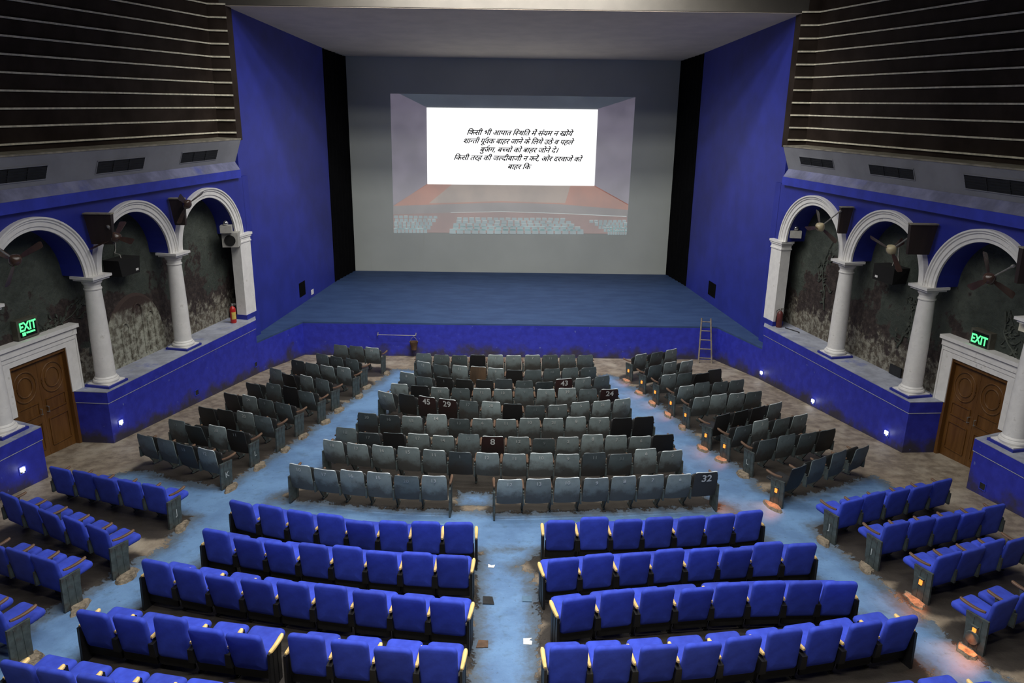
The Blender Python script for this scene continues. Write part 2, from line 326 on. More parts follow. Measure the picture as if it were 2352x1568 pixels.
SEATS = {
 'GA1': 'g10,-3.76,13.06,-17,9 g17,-3.26,12.93,-14,14 g16,-2.78,12.82,-11,9 g15,-2.29,12.74,-8,8 h20,-1.79,12.68,-5,14 g13,-1.31,12.65,-2,10',
 'GA2': 'g12,0.02,12.54,3,11 g13,0.53,12.57,4,10 g10,1.04,12.62,5,9 g9,1.55,12.67,6,12 g8,2.05,12.73,7,10 g7,2.56,12.8,8,10 g6,3.06,12.87,9,12 c32,3.57,12.96,10,10',
 'GB': 'g18,-3.44,14.36,-17,11 g17,-2.93,14.21,-15,12 g16,-2.42,14.09,-13,10 g15,-1.92,13.99,-10,7 g11,-1.41,13.9,-8,10 d1,-0.91,13.84,-6,12 g12,-0.39,13.8,-4,11 g11,0.12,13.78,-1,12 g10,0.63,13.78,1,8 g9,1.13,13.8,3,12 d11,1.64,13.84,6,9 h31,2.14,13.9,8,16 g6,2.66,13.98,10,1 g5,3.15,14.08,12,14',
 'GC': 'h18,-3.36,15.02,-10,4 d17,-2.84,14.93,-9,17 k,-2.34,14.86,-7,12 g17,-1.83,14.8,-6,10 g14,-1.32,14.75,-4,13 h13,-0.81,14.72,-3,3 m8,-0.32,14.71,-1,10 g12,0.2,14.7,0,11 h9,0.71,14.71,2,17 g2,1.2,14.73,3,11 g8,1.71,14.77,5,2 g7,2.19,14.81,6,8 g6,2.68,14.87,8,14 k,3.17,14.95,9,11',
 'GD': 'd20,-3.1,16.07,-9,9 d16,-2.6,16.0,-7,12 g15,-2.1,15.95,-6,13 g14,-1.58,15.9,-4,-2 h13,-1.07,15.87,-3,16 g6,-0.57,15.85,-1,13 g11,-0.06,15.85,0,14 g10,0.45,15.86,2,9 g21,0.96,15.88,3,10 g8,1.46,15.91,5,4 g7,1.97,15.96,6,9 k,2.47,16.02,7,13 k,2.96,16.09,9,11',
 'GE': 'g16,-2.89,17.76,-28,15 e,-2.37,17.5,-24,10 m45,-1.89,17.3,-20,7 m29,-1.4,17.14,-16,8 h17,-0.91,17.02,-12,7 g20,-0.4,16.94,-7,4 k,0.09,16.9,-2,11 h11,0.59,16.9,3,18 g2,1.1,16.95,8,16 g5,1.63,17.04,13,7 g26,2.13,17.17,17,8 g4,2.62,17.34,21,9',
 'GF': 'g,-2.72,18.35,-10,6 k,-2.2,18.26,-8,10 g22,-1.69,18.2,-7,14 h4,-1.18,18.15,-5,14 g12,-0.66,18.11,-3,11 g13,-0.15,18.09,-1,12 h9,0.37,18.08,0,5 g5,0.9,18.1,2,10 g39,1.42,18.12,4,4 h8,1.93,18.17,6,11 m24,2.46,18.23,7,13',
 'GG': 'g8,-2.63,19.38,-24,5 h3,-2.13,19.18,-20,17 e1,-1.63,19.02,-15,9 e,-1.13,18.91,-10,12 e,-0.62,18.84,-5,9 d,-0.14,18.81,-1,0 h7,0.37,18.83,4,11 d,0.87,18.89,9,18 m43,1.37,18.99,14,6 g7,1.86,19.14,19,9 h3,2.36,19.33,23,10',
 'GH': 'g13,-2.31,20.57,-25,9 h,-1.81,20.36,-21,15 g11,-1.31,20.19,-16,7 w,-0.82,20.07,-11,4 g9,-0.35,19.99,-7,8 e,0.14,19.95,-2,15 h,0.63,19.96,3,14 h10,1.13,20.0,8,8 h7,1.62,20.09,13,7 h4,2.11,20.22,17,11',
 'GI': 'h7,-2.48,21.49,-3,5 h11,-1.96,21.47,-2,13 h13,-1.44,21.45,-1,13 k,-0.92,21.45,0,9 g1,-0.41,21.46,1,8 g6,0.11,21.47,2,10 g7,0.65,21.5,4,8 h11,1.16,21.54,5,9 h3,1.67,21.59,6,10 h5,2.18,21.64,7,12',
 'LA': 'h,-7.22,14.51,-25,11 h7,-6.72,14.27,-25,9 d13,-6.22,14.03,-25,12 g12,-5.72,13.79,-25,10',
 'LB': 'h13,-7.0,15.41,-20,7 d,-6.51,15.23,-20,18 g20,-6.02,15.05,-20,5 e11,-5.54,14.87,-20,11',
 'LC': 'e,-6.71,16.36,-21,12 e,-6.23,16.18,-21,10 g20,-5.75,15.99,-21,6 h18,-5.27,15.81,-21,13',
 'LD': 'e,-6.52,17.43,-26,13 g24,-6.04,17.19,-26,6 h9,-5.56,16.96,-26,10 h18,-5.08,16.72,-26,12',
 'LE': 'd,-6.29,18.37,-24,16 h19,-5.79,18.15,-24,2 k,-5.3,17.94,-24,5 h4,-4.81,17.72,-24,15',
 'LF': 'h15,-6.13,19.58,-31,5 e,-5.64,19.28,-31,18 g11,-5.15,18.99,-31,8 h14,-4.67,18.69,-31,8',
 'LG': 'd1,-5.8,20.53,-25,7 h,-5.33,20.31,-25,12 g11,-4.86,20.09,-25,13 g16,-4.39,19.87,-25,7',
 'LH': 'h4,-5.29,21.29,-29,9 h15,-4.81,21.03,-29,11 h14,-4.33,20.77,-29,9',
 'LI': 'h3,-5.05,22.47,-15,10 h3,-4.55,22.34,-15,10 g14,-4.05,22.2,-15,10',
 'RI': 'g1,3.75,21.75,32,9 h2,4.26,22.07,32,13 g1,4.77,22.39,32,9',
 'RH': 'h,3.95,20.54,29,12 g2,4.45,20.81,29,5 g8,4.94,21.08,29,12',
 'RG': 'g7,4.17,19.54,21,7 h,4.62,19.72,21,10 e,5.08,19.89,21,18 e,5.53,20.06,21,3',
 'RF': 'g4,4.4,18.59,21,13 h2,4.88,18.77,21,5 h4,5.36,18.96,21,12 h1,5.84,19.14,21,11',
 'RE': 'g4,4.57,17.63,19,12 g3,5.04,17.79,19,8 g2,5.51,17.95,19,10 h1,5.98,18.11,19,11',
 'RD': 'e,4.69,16.26,31,10 e,5.18,16.56,31,11 e,5.67,16.86,31,11 g,6.16,17.15,31,10',
 'RC': 'h4,4.94,15.57,27,14 g3,5.45,15.82,27,3 h7,5.95,16.08,27,13 g1,6.45,16.33,27,11',
 'RB': 'h,5.21,14.73,23,12 h7,5.7,14.94,23,7 h7,6.19,15.14,23,12 e,6.68,15.35,23,11',
 'RA': 'e,5.28,13.29,33,14 h,5.83,13.64,33,8 h,6.38,14.0,33,7 h,6.93,14.35,33,14',
 'BL1': 'b,-4.28,11.44,-22,11 b,-3.77,11.24,-19,6 b,-3.26,11.08,-16,7 b,-2.76,10.96,-12,6 b,-2.26,10.86,-9,14 b,-1.76,10.8,-5,9 b,-1.26,10.77,-2,7 b,-0.76,10.77,2,8',
 'BL2': 'b,-4.34,10.39,-16,6 b,-3.79,10.24,-14,12 b,-3.3,10.12,-13,12 b,-2.79,10.01,-11,7 b,-2.29,9.93,-9,5 b,-1.78,9.86,-7,10 b,-1.27,9.8,-5,7 b,-0.77,9.77,-3,10',
 'BL3': 'b,-4.82,9.46,-16,6 b,-4.31,9.32,-15,9 b,-3.79,9.19,-14,14 b,-3.29,9.07,-13,11 b,-2.8,8.97,-12,7 b,-2.29,8.87,-10,4 b,-1.76,8.78,-9,7 b,-1.24,8.7,-8,10 b,-0.74,8.63,-7,10',
 'BL4': 'b,-5.04,8.28,-13,11 b,-4.55,8.17,-12,9 b,-4.06,8.08,-11,1 b,-3.54,7.98,-10,12 b,-3.06,7.9,-9,14 b,-2.33,7.79,-8,5 b,-1.8,7.72,-7,8 b,-1.28,7.66,-6,13 b,-0.77,7.61,-5,7',
 'BR1': 'b,0.83,10.92,1,11 b,1.36,10.94,3,3 b,1.88,10.98,5,11 b,2.38,11.03,7,8 b,2.9,11.1,9,10 b,3.39,11.18,11,10 b,3.88,11.28,12,7',
 'BR2': 'b,0.77,9.72,10,10 b,1.28,9.81,10,7 b,1.82,9.9,9,10 b,2.33,9.98,9,7 b,2.85,10.05,8,9 b,3.34,10.12,8,13 b,3.85,10.19,7,4 b,4.34,10.24,6,10',
 'BR3': 'b,0.9,8.73,13,10 b,1.43,8.85,11,6 b,1.97,8.94,9,8 b,2.49,9.02,8,13 b,3.0,9.09,6,8 b,3.51,9.13,4,7 b,4.01,9.16,3,8 b,4.49,9.18,1,10',
 'BR4': 'b,0.72,7.65,4,6 b,1.23,7.69,5,9 b,1.76,7.75,7,12 b,2.28,7.81,8,12 b,2.79,7.9,10,9 b,3.33,7.99,11,4 b,3.85,8.1,13,6 b,4.37,8.22,14,9 b,4.87,8.36,15,11',
 'SL1': 'b,-8.0,12.77,-20,8 b,-7.5,12.6,-20,7 b,-7.01,12.42,-20,11 b,-6.51,12.24,-20,8 b,-6.01,12.07,-20,8',
 'SL2': 'b,-8.17,11.6,-29,7 b,-7.66,11.32,-29,8 b,-7.16,11.05,-29,12 b,-6.65,10.77,-29,8 b,-6.14,10.49,-29,7',
 'SL3': 'b,-7.37,9.97,-22,9 b,-6.89,9.78,-22,8 b,-6.41,9.59,-22,9',
 'SR1': 'b,5.74,11.84,23,10 b,6.24,12.05,23,5 b,6.73,12.26,23,10 b,7.23,12.47,23,11 b,7.72,12.68,23,7',
 'SR2': 'b,6.08,10.95,19,7 b,6.57,11.12,19,9 b,7.06,11.28,19,9 b,7.54,11.45,19,12 b,8.03,11.62,19,5',
 'SR3': 'b,6.36,10.0,22,9 b,6.8,10.17,22,10 b,7.25,10.35,22,4 b,7.69,10.53,22,11',
 'BL5': 'b,-5.34,7.26,-14,9 b,-4.87,7.15,-13,9 b,-4.38,7.04,-12,8 b,-3.91,6.95,-11,10 b,-3.45,6.87,-10,9 b,-3.0,6.8,-9,9 b,-2.56,6.73,-8,9',
 'BR5': 'b,3.56,6.77,11,8 b,4.06,6.87,11,9 b,4.55,6.97,11,10 b,5.05,7.07,11,8',
 'SL4': 'b,-6.95,8.6,-22,9 b,-6.38,8.36,-22,9',
 'SR4': 'b,6.44,8.81,25,9 b,6.95,9.05,25,9',
}

# ------------------------------------------------------------------ side wall frame
SC = .993                                   # shrinks the room about the camera; its coordinates come from image pixels
WA = R(12.65); O2 = (9.14, 16.58)
UX, UY = -math.sin(WA), math.cos(WA); VX, VY = -math.cos(WA), -math.sin(WA)
def W(sd, s, n, z):
    """point on a side wall: s metres along it towards the stage, n metres out from it, z above the lens"""
    return (sd * (O2[0] + UX * s + VX * n) * SC, (O2[1] + UY * s + VY * n) * SC, z * SC + 7)
def G(x, y, z): return (x * SC, y * SC, z * SC + 7)
def wf(sd): return lambda s, n, z: W(sd, s, n, z)
def floor_z(y): return .21 - .07 * (y - 7.5)
SIDE = {-1: 'left', 1: 'right'}

# ------------------------------------------------------------------ floor
POLYS = [
 [(-3.56,22.65),(-3.87,20.95),(-4.35,19.08),(-4.62,17.83),(-4.83,16.57),(-5.08,15.72),(-5.23,14.95),(-5.39,14.36),(-5.5,13.91),(-5.59,13.72),(-6.19,13.83),(-7.31,14.37),(-7.76,14.45),(-8.3,13.9),(-8.2,13.2),(-7,12.85),(-5.65,12.36),(-5.7,12.0),(-5.69,11.22),(-5.92,10.8),(-6.18,10.07),(-6.29,9.68),(-6.55,9.16),(-6.7,8.67),(-7.4,4),(-6.2,4),(-5.42,8.0),(-5.2,9.43),(-4.83,10.5),(-4.72,11.45),(-4.4,11.8),(-4.34,13.35),(-4.0,13.7),(-3.85,14.3),(-3.7,15),(-3.5,16),(-3.25,17.7),(-3.05,18.3),(-2.95,19.4),(-2.7,20.6),(-2.85,22.53)],
 [(-4.5,11.85),(-2.8,11.35),(-.76,11.15),(.8,11.27),(2.4,11.42),(3.9,11.68),(4.5,11.8),(4.1,13.09),(3.85,13.01),(2.87,12.95),(1.47,12.78),(-.13,12.68),(-.62,12.75),(-1.77,12.8),(-2.93,12.92),(-4.15,13.15),(-4.6,13.4)],
 [(-.47,11.4),(-.5,10.6),(-.47,10.16),(-.43,9.92),(-.45,9.61),(-.49,9.1),(-.4,8.9),(-.47,8.57),(-.46,7.92),(-.46,4),(.42,4),(.43,8.59),(.47,9.4),(.45,9.97),(.42,10.56),(.15,10.74),(.45,11.0),(.55,11.5)],
 [(2.74,22.29),(3.2,22.25),(3.36,21.59),(3.68,20.79),(4.0,19.65),(4.2,18.58),(4.37,17.52),(4.55,16.57),(4.61,16.02),(4.85,15.42),(4.97,14.86),(5.05,14.47),(5.03,13.88),(5.36,13.48),(6.22,13.85),(7.3,14.54),(7.68,14.64),(7.72,13.96),(7.7,13.2),(6.8,12.75),(5.5,12.3),(5.46,11.91),(5.56,11.59),(5.68,10.91),(5.84,10.3),(5.88,9.65),(6.0,9.33),(6.09,8.92),(6.16,8.53),(6.41,8.01),(7.4,4),(5.9,4),(5.35,8.5),(4.95,9.4),(4.8,10.3),(4.35,11.4),(4.4,11.8),(4.1,13.09),(3.9,13.2),(3.5,14.1),(3.5,15),(3.3,16.1),(2.98,17.4),(2.8,18.3),(2.7,19.4),(2.48,20.3)],
 [(-.98,12.95),(-.25,12.95),(-.27,13.55),(-.95,13.6)],
]
def signed_dist(P):
    best = np.full(len(P), -9.0)
    for poly in POLYS:
        q = np.array(poly); n = len(q); d = np.full(len(P), 9.0); ins = np.zeros(len(P), bool)
        for i in range(n):
            a = q[i]; b = q[(i + 1) % n]; e = b - a
            t = np.clip(((P - a) @ e) / (e @ e), 0, 1)
            d = np.minimum(d, np.linalg.norm(P - (a + t[:, None] * e), axis=1))
            c = ((a[1] > P[:, 1]) != (b[1] > P[:, 1]))
            with np.errstate(divide='ignore', invalid='ignore'):
                xi = (b[0] - a[0]) * (P[:, 1] - a[1]) / (b[1] - a[1]) + a[0]
            ins ^= c & (P[:, 0] < xi)
        best = np.maximum(best, np.where(ins, d, -d))
    return best
def build_floor():
    xs = np.arange(-11.2, 11.21, .07); ys = np.arange(3.0, 24.6, .07)
    X, Y = np.meshgrid(xs, ys); P = np.stack([X.ravel(), Y.ravel()], 1)
    sd = signed_dist(P); Z = floor_z(P[:, 1]) - .03 * np.clip((sd + .02) / .06, 0, 1)
    nx, ny = len(xs), len(ys)
    me = bpy.data.meshes.new('floor'); n = len(P)
    idx = np.arange(n).reshape(ny, nx)
    quads = np.stack([idx[:-1, :-1], idx[:-1, 1:], idx[1:, 1:], idx[1:, :-1]], -1).reshape(-1, 4)
    me.vertices.add(n); me.vertices.foreach_set('co', np.concatenate([P, Z[:, None]], 1).ravel().astype(np.float32))
    me.loops.add(quads.size); me.loops.foreach_set('vertex_index', quads.ravel().astype(np.int32))
    me.polygons.add(len(quads)); me.polygons.foreach_set('loop_start', (np.arange(len(quads)) * 4).astype(np.int32))
    me.update(calc_edges=True)
    at = me.attributes.new('paint_edge', 'FLOAT', 'POINT'); at.data.foreach_set('value', sd.astype(np.float32))
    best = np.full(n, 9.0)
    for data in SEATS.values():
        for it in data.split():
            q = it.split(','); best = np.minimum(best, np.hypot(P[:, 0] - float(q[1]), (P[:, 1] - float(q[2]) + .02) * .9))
    at = me.attributes.new('seat_shade_grime', 'FLOAT', 'POINT'); at.data.foreach_set('value', np.clip(1 - (best - .28) / .42, 0, 1).astype(np.float32))  # mask round each seat for the painted shade and grime
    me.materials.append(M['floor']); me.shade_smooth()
    o = link('floor', me); tag(o, kind='structure')
build_floor()

# ------------------------------------------------------------------ stage, opening, screen
LIP = [(-7.55, 22.05), (-6.75, 24.35), (6.75, 24.35), (7.55, 22.05)]
stage_poly = LIP + [(7.8, 22.6), (6.98, 30.2), (6.58, 32.9), (-6.58, 32.9), (-6.98, 30.2), (-7.8, 22.6)]
st = empty('wall_stage', G(0, 24.35, -8), kind='structure')
inner = [(x * .9995, y + .004 if abs(x) < 7 else y) for x, y in stage_poly]
MB().prism(stage_poly, -8.6, -6.93, G).build('stage_front', M['stage_front'], None).parent = st
def reparent(o, p):
    o.parent = p; o.matrix_parent_inverse = Matrix.Translation(p.location).inverted()
for o in [x for x in bpy.data.objects if x.parent is st]: reparent(o, st)
top = MB().prism(stage_poly, -6.93, -6.88, G).build('stage_floor', M['stage_top']); reparent(top, st)

for sd in (-1, 1):
    m = MB()
    a, b = (7.8, 22.65), (6.98, 30.2)
    m.prism([(sd * a[0], a[1]), (sd * b[0], b[1]), (sd * (b[0] + .4), b[1]), (sd * (a[0] + .4), a[1] + .02)], -6.9, 2.6, G)
    tag(m.build('wall_%s_stage' % SIDE[sd], M['blue_wall']), kind='structure')
    # black side masking: gently folded drape
    m = MB(); rings = []; a, b = (6.98, 30.2), (6.60, 32.38); K = 30
    for zz in (-6.87, -3, 0, 1.86):
        ring = []
        for i in range(K + 1):
            t = i / K; off = .03 * math.sin(t * 40)
            ring.append(G(sd * (a[0] + (b[0] - a[0]) * t - off * .9), a[1] + (b[1] - a[1]) * t, zz if zz < 1.8 else 1.83 - .16 * t))
        back = [(p[0] + sd * .06, p[1], p[2]) for p in ring[::-1]]
        rings.append(ring + back)
    m.rings(rings); o = m.build('masking_drape', M['black'], smooth=50)
    tag(o, 'tall black masking drape standing %s of the grey screen' % ('left' if sd < 0 else 'right'), 'drape', 'black masking drapes')

# sloping soffit, header, hall ceiling, hall back
m = MB(); m.prism([(22.65, 2.41), (32.9, 1.64), (32.9, 1.9), (22.65, 2.8)], -8.0, 8.0, lambda y, z, x: G(x, y, z))
tag(m.build('ceiling_stage', M['soffit']), kind='structure')
m = MB(); m.box(-8.3, 8.3, 22.62, 23.0, 2.43, 4.6, G)
tag(m.build('wall_header', M['header']), kind='structure')
m = MB(); m.box(-15, 15, -1.5, 23.2, 4.5, 4.8, G)
tag(m.build('ceiling', M['hall_ceiling']), kind='structure')

scr = empty('cinema_screen', G(0, 32.45, -6.85), label='large grey cinema screen at the back of the blue stage showing a white slide', cat='screen')
def on_screen(name, mb, mat, parent=scr):
    o = mb.build(name, mat); o.parent = parent
    if parent is scr: o.matrix_parent_inverse = Matrix.Translation(scr.location).inverted()
    return o
on_screen('screen_cloth', MB().box(-6.64, 6.64, 32.4, 32.5, -6.88, 1.7, G), M['screen'])
SY = 32.4 * SC
def spoly(pts, lift):
    y = SY - lift
    return MB().rings([[(x, y, z) for x, z in pts], [(x, y + .002, z) for x, z in pts]])
def proj_mat(name, c, s):
    m, t, b = nt(name); vec = coords(t)
    n = noise(t, vec, 1.2, 3, .5); b.inputs['Base Color'].default_value = (.50, .51, .49, 1); b.inputs['Roughness'].default_value = .8
    t.links.new(mixc(t, ramp(t, n, .3, .7), tuple(x * .7 for x in c), tuple(x * 1.0 for x in c)), b.inputs['Emission Color'])
    b.inputs['Emission Strength'].default_value = s; return m
pic = on_screen('projected_picture', spoly([(-4.84, 7.3), (4.84, 7.29), (4.81, 1.87), (-4.89, 1.81)], .006), proj_mat('projected_ceiling_light', (.035, .045, .055), 1))
pw = proj_mat('projected_wall_light', (.11, .095, .125), 1)
po = proj_mat('projected_orange_light', (.22, .07, .03), 1)
pg = proj_mat('projected_grey_light', (.105, .09, .085), 1)
pb = proj_mat('projected_floor_light', (.13, .06, .045), 1)
ps = proj_mat('projected_seat_light', (.12, .18, .19), 1)
phl = emis('projected_highlight', (.8, .9, .9), .6)
def sub(pts, mat, lift, name='picture_area'):
    return on_screen(name, spoly(pts, lift), mat, pic)
sub([(-4.84, 7.3), (-4.48, 7.3), (-3.41, 6.8), (-3.44, 3.8), (-4.86, 2.92)], pw, .010, 'picture_wall')
sub([(4.84, 7.29), (3.37, 6.82), (3.37, 3.8), (4.8, 3.05)], pw, .010, 'picture_wall')
sub([(-3.44, 3.82), (3.37, 3.84), (4.8, 3.09), (4.8, 2.86), (1.95, 3.06), (-.43, 3.1), (-4.86, 2.9)], po, .010, 'picture_stage')
sub([(-2.4, 3.83), (2.4, 3.84), (2.2, 3.1), (-.43, 3.15), (-3.4, 3.02)], proj_mat('projected_pale_stage_light', (.19, .14, .105), 1), .013, 'picture_stage')
sub([(-4.86, 2.9), (-.43, 3.1), (1.95, 3.06), (4.8, 2.86), (4.78, 2.6), (-.43, 2.74), (-4.87, 2.56)], pg, .010, 'picture_balcony')
sub([(-4.87, 2.56), (-.43, 2.74), (4.78, 2.6), (4.81, 1.87), (-4.89, 1.81)], pb, .010, 'picture_floor')
for nm, q in (('l', [(-4.86, 2.53), (-2.98, 2.53), (-3.53, 1.83), (-4.89, 1.81)]), ('c', [(-2.23, 2.48), (2.15, 2.5), (3.13, 1.87), (-2.63, 1.82)]), ('r', [(3.11, 2.42), (4.76, 2.45), (4.81, 1.87), (4.1, 1.87)])):
    mseat = MB(); mhl = MB(); rows = 5; ncol = {'l': 9, 'c': 18, 'r': 8}[nm]
    for r_ in range(rows):
        v = (r_ + .5) / rows
        for c_ in range(ncol):
            u = (c_ + .5 + .2 * (r_ % 2)) / ncol
            tl, tr, br, bl = [Vector(p) for p in q]
            P = (tl.lerp(tr, u)).lerp(bl.lerp(br, u), v); wv = (tl.lerp(bl, v) - tr.lerp(br, v)).length / ncol * .42; h = .055 + .012 * r_
            for mm, hh0, hh1, lf in ((mseat, -h, h, .016), (mhl, h - .012, h, .019)):
                if mm is mhl and random.random() < .55: continue
                pts = [(P.x - wv, P.y + hh0), (P.x + wv, P.y + hh0), (P.x + wv * .85, P.y + hh1), (P.x - wv * .85, P.y + hh1)]
                b0 = len(mm.v); mm.add([(x, SY - lf, z) for x, z in pts], [(0, 1, 2, 3)])
    a = on_screen('picture_seats', mseat, ps, pic); b = on_screen('picture_highlights', mhl, phl, pic)
sub([(-2.5, 2.665), (-.4, 2.735), (2, 2.69), (4.75, 2.60), (4.75, 2.575), (2, 2.672), (-.4, 2.72), (-2.5, 2.65)], phl, .016, 'picture_rail')
slide = on_screen('projected_slide', spoly([(-3.41, 6.79), (3.38, 6.8), (3.37, 3.82), (-3.44, 3.8)], .022), emis('projected_white_slide', (1, 1, 1), 1.1, (.5, .5, .5)))

# ------------------------------------------------------------------ lettering
_gc = {}
def glyph(s, off=0.0):
    k = (s, off)
    if k in _gc: return _gc[k]
    c = bpy.data.curves.new('t', 'FONT'); c.body = s; c.size = 1; c.resolution_u = 4; c.offset = off
    o = bpy.data.objects.new('t', c); COL.objects.link(o)
    dg = bpy.context.evaluated_depsgraph_get(); me = bpy.data.meshes.new_from_object(o.evaluated_get(dg))
    bpy.data.objects.remove(o); bpy.data.curves.remove(c)
    v = [tuple(p.co) for p in me.vertices]; f = [tuple(p.vertices) for p in me.polygons]
    bpy.data.meshes.remove(me); _gc[k] = (v, f); return _gc[k]
def text_mb(s, size, place, off=0.0, align=.5):
    """flat lettering; place(u, v) gives the 3-D point"""
    v, f = glyph(s, off)
    if not v: return MB()
    x0 = min(p[0] for p in v); x1 = max(p[0] for p in v)
    return MB().add([place((p[0] - x0 - (x1 - x0) * align) * size, p[1] * size) for p in v], f)
_adv = {}
BOLD = 0.0
def adv(ch):
    if ch not in _adv:
        ref = max(p[0] for p in glyph('अ')[0]); _adv[ch] = max(p[0] for p in glyph(ch + 'अ')[0]) - ref
    return _adv[ch]
def hindi(words):
    """words are given in visual order; '{x}' is a half form (letter without its stem), '^' a reph hook over the previous letter"""
    V = []; F = []; x = 0; i = 0
    def put(v, f, dx, cut=None, flip=None):
        if cut is not None:
            f = [q for q in f if min(v[k][0] for k in q) < cut]
        b = len(V)
        for p in v:
            px = min(p[0], cut) if cut is not None else p[0]
            if flip is not None: px = flip - px
            V.append((px + dx, p[1]))
        F.extend([tuple(k + b for k in q) for q in f])
    while i < len(words):
        ch = words[i]
        if ch == '{':
            g = words[i + 1]; v, f = glyph(g, BOLD); wd = adv(g); cut = wd - .17
            put(v, f, x, cut=cut); x += cut - .02; i += 3; continue
        if ch == '^':
            v, f = glyph('े', BOLD); put(v, f, x - .36, flip=-.30); i += 1; continue
        if ch == ' ': x += .26; i += 1; continue
        v, f = glyph(ch, BOLD); put(v, f, x); x += adv(ch); i += 1
    return V, F, x
LINES = [('िकसी भी आपात ि{स}थित में संयम न खोये', -1.85, 2.36, 5.90), ('शा{न}ती पूव^क बाहर जाने के िलये उठे व पहले', -2.0, 2.4, 5.57),
         ('बुज^ग, ब{च}चो को बाहर जोने दे।', -1.33, 1.82, 5.24), ('िकसी तरह की ज{ल}दीबाजी न करें, ओर दरवाजे को', -2.38, 2.77, 4.91), ('बाहर िक', -.21, .71, 4.58)]
LINES = [(l.replace('थित', 'थित'), a, b, z) for l, a, b, z in LINES]
ink = plain('dark_slide_lettering', (.02, .018, .02), .9)
for li, (l, xa, xb, zc) in enumerate(LINES):
    V, F, wd = hindi(l)
    if not V: continue
    n0 = len(V); V = V + [(p[0] + .045, p[1]) for p in V] + [(p[0] + .022, p[1] + .025) for p in V]; F = F + [tuple(i + n0 for i in q) for q in F] + [tuple(i + 2 * n0 for i in q) for q in F]
    k = (xb - xa) / wd; kz = .28
    o = on_screen('slide_text_line', MB().add([(xa + p[0] * k + p[1] * kz * .45, SY - .03, zc - .13 + p[1] * kz) for p in V], F), ink, slide)

